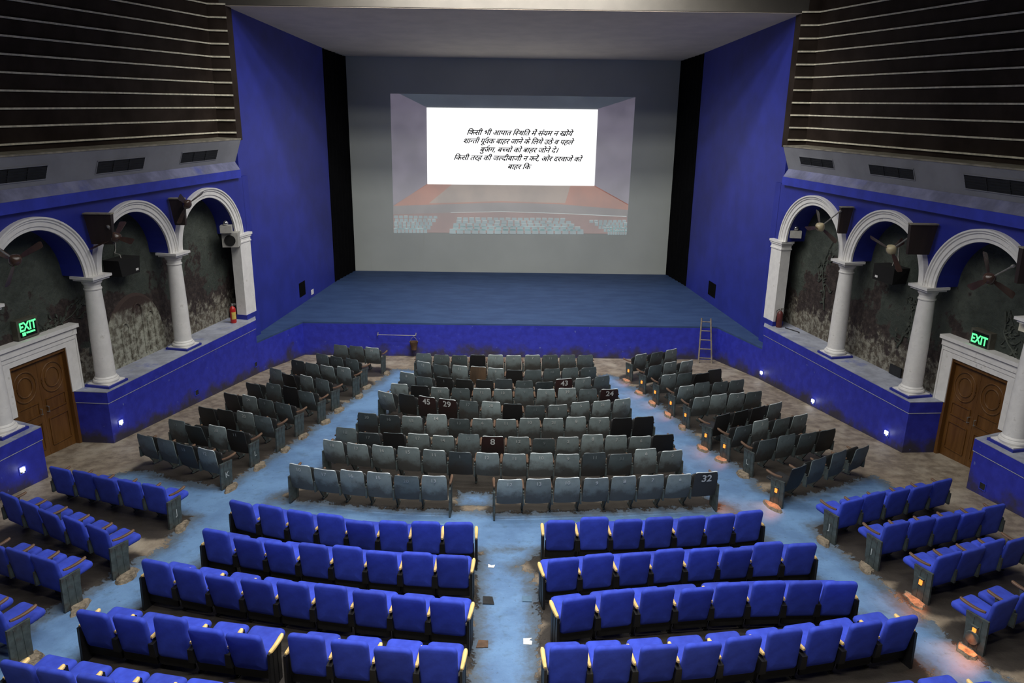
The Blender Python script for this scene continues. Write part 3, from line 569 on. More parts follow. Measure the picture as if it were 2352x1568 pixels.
# ------------------------------------------------------------------ side walls
ARCH = [(1.425, 1.20, 1.43, 1.19, 1.44), (4.35, 1.24, 1.50, 1.19, 1.44), (-1.45, 1.20, 1.43, 1.19, 1.44), (-4.30, 1.20, 1.43, 1.19, 1.44)]
ZS = -3.68
for sd in (-1, 1):
    f = wf(sd); nm = SIDE[sd]
    wall = empty('wall_' + nm, kind='structure')
    # clad upper wall with its short return beside the opening
    m = MB(); m.box(-9, 6.02, -.75, -.45, -1.1, 4.6, f)
    m.hexa([f(6.02, -.47, -1.1), f(6.22, 0, -1.1), f(6.5, 0, -1.1), f(6.4, -.6, -1.1), f(6.02, -.47, 4.6), f(6.22, 0, 4.6), f(6.5, 0, 4.6), f(6.4, -.6, 4.6)])
    m.build('board_cladding', M['boards'], wall)
    m = MB(); z = -.89; k = 0
    while z < 4.4:
        m.box(-9, 6.0, -.46, -.40, z - .018, z + .018, f)
        m.hexa([f(5.97, -.46, z - .022), f(6.0, -.40, z - .022), f(6.18, .03, z - .022), f(6.22, -.02, z - .022), f(5.97, -.46, z + .022), f(6.0, -.40, z + .022), f(6.18, .03, z + .022), f(6.22, -.02, z + .022)])
        z += .3335
    m.build('cladding_battens', M['cream'], wall)
    # thin shadow gaps: each board leans out a little at its foot
    m = MB(); z = -.89
    while z < 4.2:
        m.hexa([f(-9, -.46, z + .03), f(5.98, -.46, z + .03), f(5.98, -.448, z + .03), f(-9, -.448, z + .03), f(-9, -.46, z + .3), f(5.98, -.46, z + .3), f(5.98, -.415, z + .3), f(-9, -.415, z + .3)])
        z += .3335
    m.build('leaning_boards', M['boards'], wall)
    # coving: dusty top, leaning grey panel, dusty slope, blue band
    def strip(name, prof, mat, s1=6.0, s0=-9):
        MB().prism(prof, s0, s1, lambda n, zz, s: f(s, n, zz)).build(name, mat, wall)
    strip('coving_top', [(-.5, -1.02), (.26, -1.03), (.26, -1.065), (-.5, -1.12)], M['khaki'])
    strip('coving_panel', [(-.45, -1.066), (.25, -1.066), (.02, -1.67), (-.45, -1.67)], M['coving'])
    strip('coving_slope', [(-.45, -1.672), (.02, -1.672), (.16, -1.885), (-.45, -1.885)], M['cov_slope'], 5.98)
    strip('coving_band', [(-.45, -1.887), (.165, -1.887), (.165, -2.11), (-.45, -2.13)], M['blue_band'], 6.0)
    # arcade wall with arch openings
    m = MB(); S = []
    s = -7.0
    edges = sorted(set([round(-7 + .04 * i, 3) for i in range(int(13.2 / .04) + 1)] + [6.22] + [c - rx for c, rx, *_ in ARCH] + [c + rx for c, rx, *_ in ARCH]))
    def zb(s):
        for c, rx, ro, rz, rzo in ARCH:
            if abs(s - c) <= rx + 1e-6: return ZS + rz * math.sqrt(max(0, 1 - ((s - c) / rx) ** 2))
        return ZS
    NF, NB = .06, -.5
    pts = []
    for s in edges:
        pts.append((s, zb(s)))
        for c, rx, *_ in ARCH:
            if abs(s - (c - rx)) < 1e-6 or abs(s - (c + rx)) < 1e-6: pass
    def band(n):
        v = []; fc = []
        for s, zz in pts: v += [f(s, n, zz), f(s, n, -2.12)]
        for i in range(len(pts) - 1): fc.append((2 * i, 2 * i + 2, 2 * i + 3, 2 * i + 1))
        m.add(v, fc)
    band(NF)
    v = []; fc = []
    for s, zz in pts: v += [f(s, NF, zz), f(s, NB, zz)]
    for i in range(len(pts) - 1): fc.append((2 * i, 2 * i + 2, 2 * i + 3, 2 * i + 1))
    m.add(v, fc)
    # corner pier behind the pilaster and down to the stage
    m.box(6.2, 6.5, -.5, .06, -8.4, -2.1, f)
    m.build('arcade', M['blue_band'] if False else M['blue_wall'], wall)
    # mural
    m = MB(); m.box(-7.5, 6.3, -.75, -.5, -8.3, -2.0, f)
    m.build('mural', M['mural'], wall)
    # ledges with blue front, groove line and dusty top
    front = MB(); topm = MB(); line = MB()
    for poly in ([(-.47, .37), (5.72, .37), (6.21, .07), (6.21, -.6), (-.62, -.6)], [(-7.5, .45), (-2.43, .45), (-2.30, -.2), (-2.28, -.6), (-7.5, -.6)]):
        front.prism(poly, -8.6, -6.48, f)
        big = [(s + (.02 if s > 3 else -.015 if s > -1 else .015 if s > -3 else 0), n + (.02 if n > .3 else 0)) for s, n in poly]
        front.prism(big, -6.46, -6.215, f); topm.prism(big, -6.214, -6.2, f)
        line.prism([(s * 1.0 + (-.012 if -1 < s < 0 else .012 if -3 < s < -2 else 0), n + (.012 if n > .3 else 0)) for s, n in poly], -6.481, -6.459, f)
    front.build('ledge_front', M['blue_low'], wall); topm.build('ledge_top', M['dust_blue'], wall); line.build('ledge_line', M['groove'], wall)
    # white arch mouldings
    for ai, (c, rx, ro, rz, rzo) in enumerate(ARCH[:4]):
        m = MB(); rings = []; N = 48
        for i in range(N + 1):
            a = math.pi * i / N; ca, sa = math.cos(a), math.sin(a)
            def pt(t, n): return f(c + (rx + (ro - rx) * t) * ca, n, ZS + (rz + (rzo - rz) * t) * sa)
            rings.append([pt(-.05, .05), pt(-.05, .10), pt(.22, .10), pt(.26, .125), pt(.62, .125), pt(.66, .15), pt(.8, .15), pt(.86, .18), pt(1, .18), pt(1, .05)])
        m.rings(rings); o = m.build('trim_%d' % (ai + 1 + (4 if sd > 0 else 0)), M['white'], smooth=40); tag(o, kind='structure')

WHICH = {0: 'nearer the door', 1: 'nearer the stage'}
def column(sd, s, label):
    base = W(sd, s, 0, -6.2)
    t = empty('column', base, (0, 0, 0), label, 'column', 'white round columns of the %s arcade' % SIDE[sd])
    ang = -sd * WA
    t.rotation_euler = (0, 0, sd * WA)
    m = MB(); m.box(-.31, .31, -.31, .31, .0, .05); m.build('plinth', M['blue_wall'], t)
    m = MB(); m.box(-.27, .27, -.27, .27, .05, .075)
    m.lathe([(.20, .075), (.265, .08), (.275, .115), (.262, .145), (.235, .155), (.238, .175), (.225, .20), (.212, .21)], 28); m.build('base', M['white'], t, smooth=35)
    m = MB(); m.lathe([(.212, .20), (.208, .5), (.200, 1.1), (.185, 1.7), (.168, 2.16), (.165, 2.18)], 28); m.build('shaft', M['white'], t, smooth=35)
    m = MB(); m.lathe([(.165, 2.17), (.185, 2.19), (.185, 2.215), (.168, 2.22), (.168, 2.29), (.20, 2.33), (.215, 2.39), (.215, 2.4)], 28)
    m.box(-.25, .25, -.25, .25, 2.40, 2.445); m.box(-.29, .29, -.29, .29, 2.445, 2.502); m.build('capital', M['white'], t, smooth=35)
for sd, side in ((-1, 'left'), (1, 'right')):
    column(sd, 0, 'white round column between door and first arch bay on the %s ledge' % side)
    column(sd, 2.85, 'white round column standing mid-ledge on the %s side, nearer the stage' % side)
    column(sd, -2.85, 'white round column on the %s ledge block in front of the door' % side)
    base = W(sd, 5.93, 0, -6.2)
    t = empty('pilaster', base, (0, 0, sd * WA), 'white square pilaster at the stage end of the %s arcade' % side, 'pilaster', 'white pilasters beside the stage')
    m = MB(); m.box(-.17, .17, -.28, .28, 0, .14); m.build('plinth', M['blue_wall'], t)
    m = MB(); m.box(-.15, .15, -.27, .27, .14, 2.25); m.build('shaft', M['white'], t)
    m = MB(); m.box(-.17, .17, -.29, .29, 2.25, 2.29); m.box(-.155, .155, -.275, .275, 2.29, 2.39); m.box(-.18, .18, -.30, .30, 2.39, 2.44); m.box(-.2, .2, -.33, .33, 2.44, 2.502)
    m.build('capital', M['white'], t)

# reliefs on the murals
def relief_dome(sd, s, z0, rx, rz, label):
    f = wf(sd); m = MB(); N = 28
    out = [(s + rx * math.cos(math.pi * i / N), z0 + rz * math.sin(math.pi * i / N) ** .8) for i in range(N + 1)]
    inn = [(s + (rx - .07) * math.cos(math.pi * i / N), z0 + (rz - .07) * math.sin(math.pi * i / N) ** .8) for i in range(N + 1)]
    m.rings([[f(a, -.5, b) for a, b in out], [f(a, -.44, b) for a, b in inn]])
    for cx, h, w_ in ((-.42, .85, .13), (.52, .95, .12), (.08, 1.20, .15)):
        arc = [(s + cx + w_ * math.cos(math.pi * i / 10), z0 + h + w_ * 1.3 * math.sin(math.pi * i / 10)) for i in range(11)]
        path = [f(arc[0][0], -.43, z0 + .1)] + [f(a, -.43, b) for a, b in arc] + [f(arc[-1][0], -.43, z0 + .1)]
        m.tube(path, .022, 6)
    o = m.build('wall_relief', M['relief'], smooth=40)
    tag(o, label, 'relief')
relief_dome(-1, 1.75, -6.2, 1.08, 1.66, 'pale weathered arch-shaped relief on the mural in the left middle bay')
def branch(sd, pts, r, label, twigs=9, seed=1):
    f = wf(sd); rnd = random.Random(seed); m = MB()
    P = []
    for i in range(len(pts) - 1):
        p0, p1, p2, p3 = pts[max(i - 1, 0)], pts[i], pts[i + 1], pts[min(i + 2, len(pts) - 1)]
        for t in (0, .25, .5, .75):
            P.append(tuple(.5 * (2 * p1[c] + (p2[c] - p0[c]) * t + (2 * p0[c] - 5 * p1[c] + 4 * p2[c] - p3[c]) * t * t + (3 * p1[c] - p0[c] - 3 * p2[c] + p3[c]) * t ** 3) + rnd.uniform(-.025, .025) for c in (0, 1)))
    r *= .62
    m.tube([f(a, -.475, b) for a, b in P], r, 6, [1 - .6 * i / len(P) for i in range(len(P))])
    for k in range(twigs):
        i = rnd.randrange(1, len(P)); a, b = P[i]; an = rnd.uniform(0, 6.28); L = rnd.uniform(.15, .4)
        q = [(a + L * t * math.cos(an + t), b + L * t * math.sin(an + t)) for t in (0, .3, .6, 1)]
        m.tube([f(x, -.48, y) for x, y in q], r * .4, 5)
        for _ in range(3):
            x, y = q[rnd.randrange(1, 4)]; e = rnd.uniform(0, 6.28); l = rnd.uniform(.05, .09)
            pp = [(x, y), (x + l * math.cos(e), y + l * math.sin(e)), (x + 1.8 * l * math.cos(e + .3), y + 1.8 * l * math.sin(e + .3)), (x + l * math.cos(e + .7), y + l * math.sin(e + .7))]
            m.rings([[f(u, -.5, v) for u, v in pp], [f(u, -.47, v) for u, v in pp]])
    o = m.build('wall_relief', M['relief_dark'], smooth=50); tag(o, label, 'relief')
branch(1, [(4.25, -5.35), (4.35, -4.8), (4.5, -4.3), (4.4, -3.8), (4.15, -3.4)], .035, 'dark winding branch relief on the mural in the right far bay', 10, 3)
branch(1, [(1.25, -5.5), (1.0, -5.1), (.75, -4.7), (.8, -4.2), (.55, -3.8)], .035, 'dark tree relief on the mural in the right middle bay', 16, 4)
branch(1, [(-1.6, -3.9), (-1.75, -4.4), (-2.1, -4.7), (-2.6, -4.75)], .04, 'dark curling branch relief above the right door', 10, 8)
branch(-1, [(.3, -4.2), (-.2, -4.6), (-.9, -4.65), (-1.3, -4.35)], .02, 'thin branch relief on the mural above the left door', 16, 6)

# doors
def door(sd, num):
    f = wf(sd); t = empty('door_%d' % num, W(sd, -1.35, -.48, -7.45), kind='structure')
    def P(name, mb, mat, par=None, smooth=None):
        o = mb.build(name, mat, None, smooth); o.parent = par or t
        if par is None: o.matrix_parent_inverse = Matrix.Translation(t.location).inverted()
        return o
    fr = MB()
    # legs and head with stepped mouldings
    fr.box(-.64, -.33, -.5, -.34, -6.2, -5.17, f); fr.box(-2.42, -2.12, -.5, -.34, -6.2, -5.17, f)
    fr.box(-2.42, -.33, -.5, -.34, -5.17, -4.80, f); fr.box(-2.42, -.33, -.34, -.325, -5.05, -4.80, f)
    fr.box(-2.44, -.31, -.5, -.30, -4.95, -4.80, f); fr.box(-2.48, -.28, -.5, -.25, -4.80, -4.72, f)
    fr.box(-.36, -.32, -.5, -.32, -6.2, -4.8, f)
    P('door_frame', fr, M['white'])
    jm = MB(); jm.box(-.66, -.57, -.52, -.36, -7.6, -5.17, f); jm.box(-2.2, -2.08, -.52, -.36, -7.6, -5.17, f); jm.box(-2.2, -.6, -.52, -.38, -5.25, -5.17, f)
    P('door_jamb', jm, M['door'])
    for s0, s1 in ((-2.10, -1.375), (-1.37, -.65)):
        lf = MB(); lf.box(s0, s1, -.5, -.46, -7.47, -5.2, f)
        c = (s0 + s1) / 2; w = s1 - s0
        for rr in (.29, .19):
            lf.tube([f(c + rr * math.cos(a), -.455, -5.72 + rr * 1.12 * math.sin(a)) for a in [2 * math.pi * i / 32 for i in range(33)]], .018, 6)
        for za, zb_ in ((-6.42, -6.15), (-7.2, -6.6)):
            for (a0, a1, b0, b1) in ((s0 + .1, s1 - .1, za - .012, za + .012), (s0 + .1, s1 - .1, zb_ - .012, zb_ + .012), (s0 + .09, s0 + .115, za, zb_), (s1 - .115, s1 - .09, za, zb_)):
                lf.box(a0, a1, -.462, -.44, b0, b1, f)
        leaf = P('door_leaf', lf, M['door'], None, 40)
        hs = s1 - .09 if s0 < -2 else s0 + .09
        h = MB(); h.tube([f(hs, -.46, -6.42), f(hs, -.40, -6.42), f(hs, -.40, -6.3), f(hs, -.46, -6.3)], .012, 6)
        P('door_handle', h, M['metal'], leaf)
    return t
door(-1, 1); door(1, 2)

# ------------------------------------------------------------------ vents in the coving
def vent(sd, s0, s1, z0, z1, label):
    f = wf(sd); t = empty('air_vent', W(sd, (s0 + s1) / 2, .1, (z0 + z1) / 2), label=label, cat='vent', group='dark vents in the %s coving' % SIDE[sd])
    def nn(z): return .25 + (z + 1.066) / (.604) * .23
    def g(s, d, z): return f(s, nn(z) + d, z)
    def P(name, mb, mat):
        o = mb.build(name, mat); o.parent = t; o.matrix_parent_inverse = Matrix.Translation(t.location).inverted()
    P('grille', MB().box(s0, s1, -.01, .006, z0, z1, g), M['grille'])
    fr = MB(); e = .02
    fr.box(s0 - e, s1 + e, -.01, .025, z1, z1 + e, g); fr.box(s0 - e, s1 + e, -.01, .012, z0 - e, z0, g); fr.box(s0 - e, s0, -.01, .015, z0, z1, g); fr.box(s1, s1 + e, -.01, .015, z0, z1, g)
    P('frame', fr, M['coving'])
    sl = MB()
    for i in range(5):
        z = z0 + (z1 - z0) * (i + .5) / 5; sl.box(s0, s1, .004, .018, z - .006, z + .004, g)
    for q in (1 / 3, 2 / 3): sl.box(s0 + (s1 - s0) * q - .01, s0 + (s1 - s0) * q + .01, .004, .02, z0, z1, g)
    P('slats', sl, M['grille'])
vent(-1, 3.42, 4.97, -1.54, -1.29, 'dark louvred vent in the left coving, nearest the stage')
vent(-1, .50, 2.02, -1.57, -1.31, 'dark louvred vent in the left coving, middle one with a loose cover')
vent(-1, -2.3, -.90, -1.55, -1.29, 'dark louvred vent in the left coving, farthest from the stage')
vent(1, 3.78, 5.27, -1.49, -1.29, 'dark louvred vent in the right coving, nearest the stage')
vent(1, .85, 2.35, -1.50, -1.28, 'dark louvred vent in the right coving, middle one')
vent(1, -2.3, -.62, -1.53, -1.26, 'dark louvred vent in the right coving, farthest from the stage')

# ------------------------------------------------------------------ boxes and fans on the spandrels
def wooden_box(sd, s, wdt, label):
    p = W(sd, s, .10, -3.0); x0, y0, z0 = p
    t = empty('wooden_box', p, (0, 0, 0), label, 'box', 'dark wooden boxes above the columns')
    m = MB(); q = -sd
    xs = sorted((0, q * wdt)); xb = sorted((q * .06, q * wdt * .90))
    m.hexa([(xb[0], -.05, 0), (xb[1], -.05, 0), (xb[1], .04, 0), (xb[0], .04, 0), (xs[0], -.10, .64), (xs[1], -.10, .64), (xs[1], .02, .64), (xs[0], .02, .64)])
    m.build('casing', M['darkbox'], t)
    MB().box(xs[0] - .01, xs[1] + .01, -.12, .03, .64, .665).build('lid', M['khaki'], t)
def fan(sd, a, b, mat, label, spin):
    a = Vector(a); b = Vector(b); t = empty('wall_fan', a, (0, 0, 0), label, 'fan', 'wall fans hanging from the arcades')
    d = (b - a); L = d.length; q = d.to_track_quat('Z', 'Y'); Mq = q.to_matrix()
    m = MB(); m.tube([(0, 0, 0), d * .93], .016, 8); m.build('rod', M['metal'], t)
    m = MB(); m.lathe([(.025, -.04), (.035, 0), (.02, .04)], 12, (0, 0, 0), Mq); m.build('bracket', M['metal'], t)
    m = MB(); m.lathe([(.02, -.13), (.055, -.10), (.10, -.05), (.128, 0), (.120, .035), (.07, .085), (.02, .10)], 20, d, Mq); m.build('motor', mat, t, smooth=50)
    for k in range(3):
        an = spin + k * 2.094; m = MB(); rot = Mq @ Matrix.Rotation(an, 3, 'Z')
        pts = [(.10, -.025), (.2, -.055), (.52, -.075), (.56, -.05), (.56, .05), (.52, .07), (.2, .045), (.10, .025)]
        m.rings([[tuple(rot @ Vector((x, y, .0 + y * .25)) + d) for x, y in pts], [tuple(rot @ Vector((x, y, .006 + y * .25)) + d) for x, y in pts]])
        m.build('blade', M['fan_brown'], t)
wooden_box(-1, 0, .57, 'dark wooden box above the left column beside the door')
wooden_box(-1, 2.85, .36, 'dark wooden box above the left mid-ledge column')
wooden_box(1, 0, .57, 'dark wooden box above the right column beside the door')
wooden_box(1, 2.85, .30, 'dark wooden box above the right mid-ledge column')
wooden_box(1, -2.85, .57, 'dark wooden box above the right column at the edge of view')
fan(-1, W(-1, .02, .60, -2.62), W(-1, .16, .62, -2.86), M['fan_brown'], 'brown wall fan in front of the left middle arch', 1.2)
fan(-1, W(-1, 2.75, .45, -2.36), W(-1, 2.75, .62, -2.46), M['fan_brown'], 'brown wall fan in front of the left far arch', 2.6)
fan(-1, W(-1, -2.75, .60, -2.62), W(-1, -2.48, .62, -2.86), M['fan_brown'], 'brown wall fan above the left door, cut by the picture edge', .3)
fan(1, W(1, .15, .55, -2.62), W(1, .55, .65, -2.98), M['fan_cream'], 'cream wall fan in front of the right middle arch', .7)
fan(1, W(1, 2.85, .42, -2.45), W(1, 3.31, .6, -2.90), M['fan_cream'], 'cream wall fan in front of the right far arch', 2.1)
fan(1, W(1, -2.6, .6, -2.72), W(1, -2.17, .62, -3.04), M['fan_brown'], 'brown wall fan above the right door', 1.8)

# ------------------------------------------------------------------ things on murals and ledges
def black_speaker(sd, s, z, label):
    t = empty('wall_speaker', W(sd, s, -.5, z), (0, 0, sd * WA), label, 'speaker', 'black speakers in the middle bays')
    q = -sd
    xs = sorted((0, q * .42)); m = MB()
    m.hexa([(xs[0], -.36, -.36), (xs[1], -.30 if 1 else 0, -.36), (xs[1], .30, -.36), (xs[0], .36, -.36), (xs[0], -.36, .02), (xs[1], -.36, .02), (xs[1], .36, .02), (xs[0], .36, .02)])
    m.build('cabinet', M['cone'], t)
    b = MB(); x = q * .425; b.hexa([(x - .004, .17 * 1, -.30), (x + .004, .17, -.30), (x + .004, .26, -.30), (x - .004, .26, -.30), (x - .004, .17, -.25), (x + .004, .17, -.25), (x + .004, .26, -.25), (x - .004, .26, -.25)]); b.build('badge', M['white'], t)
    c = MB(); c.tube([(q * .02, .1, .45), (q * .02, .08, .2), (q * .05, .0, .12), (q * .2, -.02, .1), (q * .22, -.02, .02)], .010, 6); c.build('cable', M['lightgrey'], t)
black_speaker(-1, 1.35, -3.60, 'black box speaker on the mural in the left middle bay')
black_speaker(1, 1.60, -3.60, 'black box speaker on the mural in the right middle bay')

t = empty('small_speaker', W(-1, 5.28, .10, -3.98), (0, 0, R(8)), 'pale square loudspeaker with dark round cone on the left pilaster', 'speaker')
MB().box(-.23, .20, -.02, .36, 0, .40).build('cabinet', M['lightgrey'], t)
MB().lathe([(.15, -.012), (.15, .012)], 28, (-.015, -.03, .19), Matrix.Rotation(R(90), 3, 'X')).build('cone', M['cone'], t)
def emergency(sd, s, z, n, label):
    t = empty('emergency_light', W(sd, s, n, z), (0, 0, R(-sd * 12)), label, 'lamp', 'white emergency lights by the pilasters')
    MB().box(-.15, .15, -.02, .25, 0, .20).build('casing', M['lightgrey'], t)
    MB().lathe([(.02, 0), (.06, .02), (.07, .06), (.06, .10), (.03, .13), (.004, .135)], 16, (0, .08, .20)).build('lamp_head', M['bulb'], t, smooth=60)
emergency(-1, 5.12, -3.56, .08, 'white emergency light box with round lamp on top of the pale left speaker')
emergency(1, 5.42, -3.55, -.1, 'white emergency light box with round lamp beside the right pilaster')
def extinguisher(p, mat, label, lab):
    t = empty('fire_extinguisher', p, (0, 0, 0), label, 'fire extinguisher')
    m = MB(); m.lathe([(.075, 0), (.085, .02), (.085, .40), (.07, .45), (.035, .48), (.03, .50)], 20); m.build('cylinder', mat, t, smooth=40)
    m = MB(); m.lathe([(.03, .50), (.03, .54), (.02, .56)], 12); m.box(-.02, .10, -.012, .012, .545, .57); m.box(-.02, .10, -.012, .012, .52, .532); m.build('valve', M['metal'], t)
    m = MB(); m.tube([(-.03, 0, .54), (-.1, 0, .5), (-.105, 0, .3), (-.1, 0, .15)], .012, 8); m.build('hose', M['blk_metal'], t)
    if lab: m = MB(); m.lathe([(.0865, .12), (.0865, .34)], 20); me = m.build('label_band', M['yellow_label'], t); me.scale = (1, 1, 1)
extinguisher(W(-1, 5.28, -.05, -6.2), M['red'], 'bright red fire extinguisher with yellow label at the left pilaster foot', False)
extinguisher(W(1, 5.55, .02, -6.2), M['dkred'], 'dull dark red fire extinguisher at the right pilaster foot', False)
e0 = [o for o in bpy.data.objects if o.name == 'fire_extinguisher'][0]
m = MB(); rr = []
for z in (.12, .33): rr.append([(.087 * math.cos(a), .087 * math.sin(a), z) for a in [R(-95 + i * 9) for i in range(11)]])
m.rings(rr, cap=False, closed=False); m.build('paper_label', M['yellow_label'], e0)
m = MB(); m.tube([W(-1, .42, -.15, -6.19), W(-1, .36, -.25, -5.55)], .022, 8); m.tube([W(-1, .22, -.2, -5.6), W(-1, .5, -.3, -5.56)], .015, 6)
tag(m.build('fire_hook', M['red']), 'thin red T-shaped pole behind the left column beside the door', 'pole')
m = MB(); m.tube([W(1, 5.4, -.1, -6.185), W(1, 4.9, -.25, -6.185), W(1, 4.85, -.2, -6.18)], .014, 6)
tag(m.build('metal_rod', M['blk_metal']), 'thin black rod lying on the right ledge by the extinguisher', 'rod')
m = MB(); m.box(.92, 1.32, -.47, -.44, -6.19, -5.95, wf(1)); tag(m.build('leaning_tile', M['grille']), 'dark grey board leaning on the right mural foot behind the column', 'board')
m = MB(); m.box(-2.98, -2.52, -.3, .1, -3.98, -3.76, wf(1)); tag(m.build('beige_box', M['cream']), 'beige box on the wall at the right edge of the picture', 'box')
def exit_sign(sd, s, z, label, under):
    f = wf(sd); q = -sd
    t = empty('exit_sign', W(sd, s, -.5, z), (0, 0, 0), label, 'sign', 'green exit signs above the doors')
    ang = R(12.65 + 0)
    # local: u to the viewer's right along the wall
    r_ = Vector(W(sd, s + sd * -1, 0, z)) - Vector(W(sd, s, 0, z)); r_.normalize()
    out = Vector(W(sd, s, 1, z)) - Vector(W(sd, s, 0, z)); out.normalize()
    def g(u, d, v): p = r_ * u + out * d; return (p.x, p.y, v)
    # box turned a little from the wall
    MB().box(-.26, .26, 0, .14, -.20, .20, g).build('casing', M['frame'], t)
    MB().box(-.21, .21, .14, .145, -.155, .155, g).build('face', M['exit_black'], t)
    text_mb('EXIT', .25, lambda x, y: g(x * .82, .152, y - (.03 if under else .08)), .03).build('letters', M['green'], t)
    if under:
        MB().box(-.16, -.08, .146, .151, -.13, -.06, g).box(-.06, .16, .146, .151, -.10, -.065, g).build('arrow', M['green'], t)
exit_sign(-1, -1.50, -4.50, 'lit green EXIT sign with arrow above the left door', True)
exit_sign(1, -1.24, -4.58, 'lit green EXIT sign above the right door', False)

# small wall lamps and sockets in the blue dado
def socket(sd, s, z, lit, label, n=.37):
    t = empty('dado_lamp' if lit else 'wall_socket', W(sd, s, n, z), (0, 0, 0), label, 'lamp' if lit else 'socket')
    out = (Vector(W(sd, s, 1, z)) - Vector(W(sd, s, 0, z))).normalized(); r_ = Vector((-out.y, out.x, 0))
    def g(u, d, v): p = r_ * u + out * d; return (p.x, p.y, v)
    fr = MB(); fr.box(-.08, .08, -.01, .012, .055, .07, g); fr.box(-.08, .08, -.01, .012, -.09, -.075, g); fr.box(-.08, -.065, -.01, .012, -.075, .055, g); fr.box(.065, .08, -.01, .012, -.075, .055, g); fr.build('frame', M['blue_band'], t)
    MB().box(-.065, .065, -.01, .004, -.075, .055, g).build('recess', M['grille'], t)
    if lit:
        MB().box(-.05, .04, .004, .03, -.03, .045, g).build('lamp_glass', M['lamp_white'], t)
        MB().box(-.01, .02, .004, .02, -.07, -.04, g).build('lamp_holder', M['white'], t)
        L = bpy.data.lights.new('dado_lamp_light', 'POINT'); L.energy = .5; L.color = (.85, .92, 1); L.shadow_soft_size = .04
        o = bpy.data.objects.new('dado_lamp_light', L); COL.objects.link(o); o.parent = t; o.location = out * .12
socket(-1, -.18, -7.04, True, 'lit white lamp in the blue dado at the near corner of the left ledge')
socket(-1, -2.99, -6.86, True, 'lit white lamp in the blue block left of the left door', .45)
socket(-1, 5.55, -7.52, False, 'dark socket at the stage end of the left blue dado')
socket(-1, 2.65, -7.35, False, 'faint covered socket midway along the left blue dado')
socket(1, 5.60, -7.62, True, 'lit white lamp in the right blue dado, nearest the stage')
socket(1, 2.96, -7.51, True, 'lit white lamp midway along the right blue dado')
socket(1, .09, -7.19, True, 'lit white lamp at the near corner of the right blue dado')
socket(1, -2.8, -7.06, False, 'dark socket in the blue block right of the right door', .45)

# stage side openings, switch, rail, bucket, ladder
def plate(name, sd, y, z, w_, h, mat, label, cat):
    k = (y - 22.65) / 7.55; x = 7.8 - .82 * k
    m = MB(); m.box(-w_ / 2, w_ / 2, -.012, .0, -h / 2, h / 2, lambda a, b, c: ((sd * (x - .108 * a) + sd * b) * SC, (y + a) * SC, (z + c) * SC + 7))
    tag(m.build(name, mat), label, cat)
plate('wall_opening', -1, 26.75, -6.36, .55, .5, M['black'], 'small dark opening low in the left blue stage wall', 'opening')
plate('wall_opening', 1, 27.4, -6.34, .7, .5, M['black'], 'small dark opening low in the right blue stage wall', 'opening')
plate('switch_plate', -1, 27.7, -6.69, .22, .18, M['white'], 'small white plate on the left stage wall by the dark opening', 'plate')
m = MB(); y = 24.3; m.tube([G(-4.31, 24.25, -7.26), G(-3.07, 24.25, -7.28)], .012, 6); m.tube([G(-4.31, 24.36, -7.22), G(-4.31, 24.22, -7.28)], .018, 6); m.tube([G(-3.07, 24.36, -7.22), G(-3.07, 24.22, -7.28)], .018, 6)
tag(m.build('wall_rail', M['metal']), 'thin metal rail on the blue stage front, left of centre', 'rail')
t = empty('hanging_bucket', G(-3.13, 24.20, -7.74), label='rusty brown bucket hanging at the end of the stage-front rail', cat='bucket')
m = MB(); m.lathe([(.085, 0), (.135, .26), (.142, .27), (.13, .265), (.08, .01)], 18); m.build('pail', M['rust'], t, smooth=40)
m = MB(); m.tube([(-.13, 0, .26), (-.07, 0, .38), (0, 0, .44), (.07, 0, .38), (.13, 0, .26)], .008, 6); m.build('handle', M['metal'], t)
t = empty('wooden_ladder', (6.28, 23.82, floor_z(23.82)), label='small wooden ladder leaning on the stage front at the right', cat='ladder')
L0, L1 = Vector((-.20, -.10, 0)), Vector((-.13, .24, 1.42)); R0, R1 = Vector((.22, -.14, 0)), Vector((.15, .20, 1.42))
MB().tube([L0, L1], .026, 6).build('side_rail', M['ladder'], t); MB().tube([R0, R1], .026, 6).build('side_rail', M['ladder'], t)
for k in range(5):
    q = .12 + k * .2; MB().tube([L0.lerp(L1, q), R0.lerp(R1, q)], .018, 6).build('rung', M['ladder'], t)

# litter and floor traps in the centre aisle
def flat(name, x, y, pts, mat, label, cat, h=.004):
    z = floor_z(y) - .03 + .004
    m = MB(); m.rings([[(x + a, y + b, z - .07 * b) for a, b in pts], [(x + a, y + b, z - .07 * b + h) for a, b in pts]])
    tag(m.build(name, mat), label, cat)
sq = lambda a, b: [(-a, -b), (a, -b), (a, b), (-a, b)]
flat('paper_scrap', .29, 8.8, [(-.06, -.07), (.05, -.08), (.06, .0), (.02, .02), (.06, .07), (-.06, .06)], M['paper'], 'torn white paper on the blue centre aisle, nearest the camera', 'paper')
flat('paper_scrap', -.25, 10.78, [(-.05, -.05), (.04, -.06), (.06, .03), (0, .01), (-.05, .05)], M['paper'], 'small white paper scrap on the blue centre aisle between second rows', 'paper')
flat('floor_trap', -.27, 9.78, [(-.08, -.10), (.09, -.11), (.06, .09), (-.08, .10)], M['grille'], 'dark broken floor plate at the left edge of the centre aisle', 'plate', .012)
flat('floor_trap', .30, 9.83, sq(.07, .075), plain('blue_trap_cover', (.09, .16, .24), .5), 'small square blue floor cover at the right of the centre aisle', 'plate', .008)
flat('floor_trap', -.32, 8.72, [(-.08, -.08), (.08, -.07), (.08, .08), (-.05, .09)], M['rust'], 'brown floor plate at the left edge of the centre aisle, nearest camera', 'plate', .008)

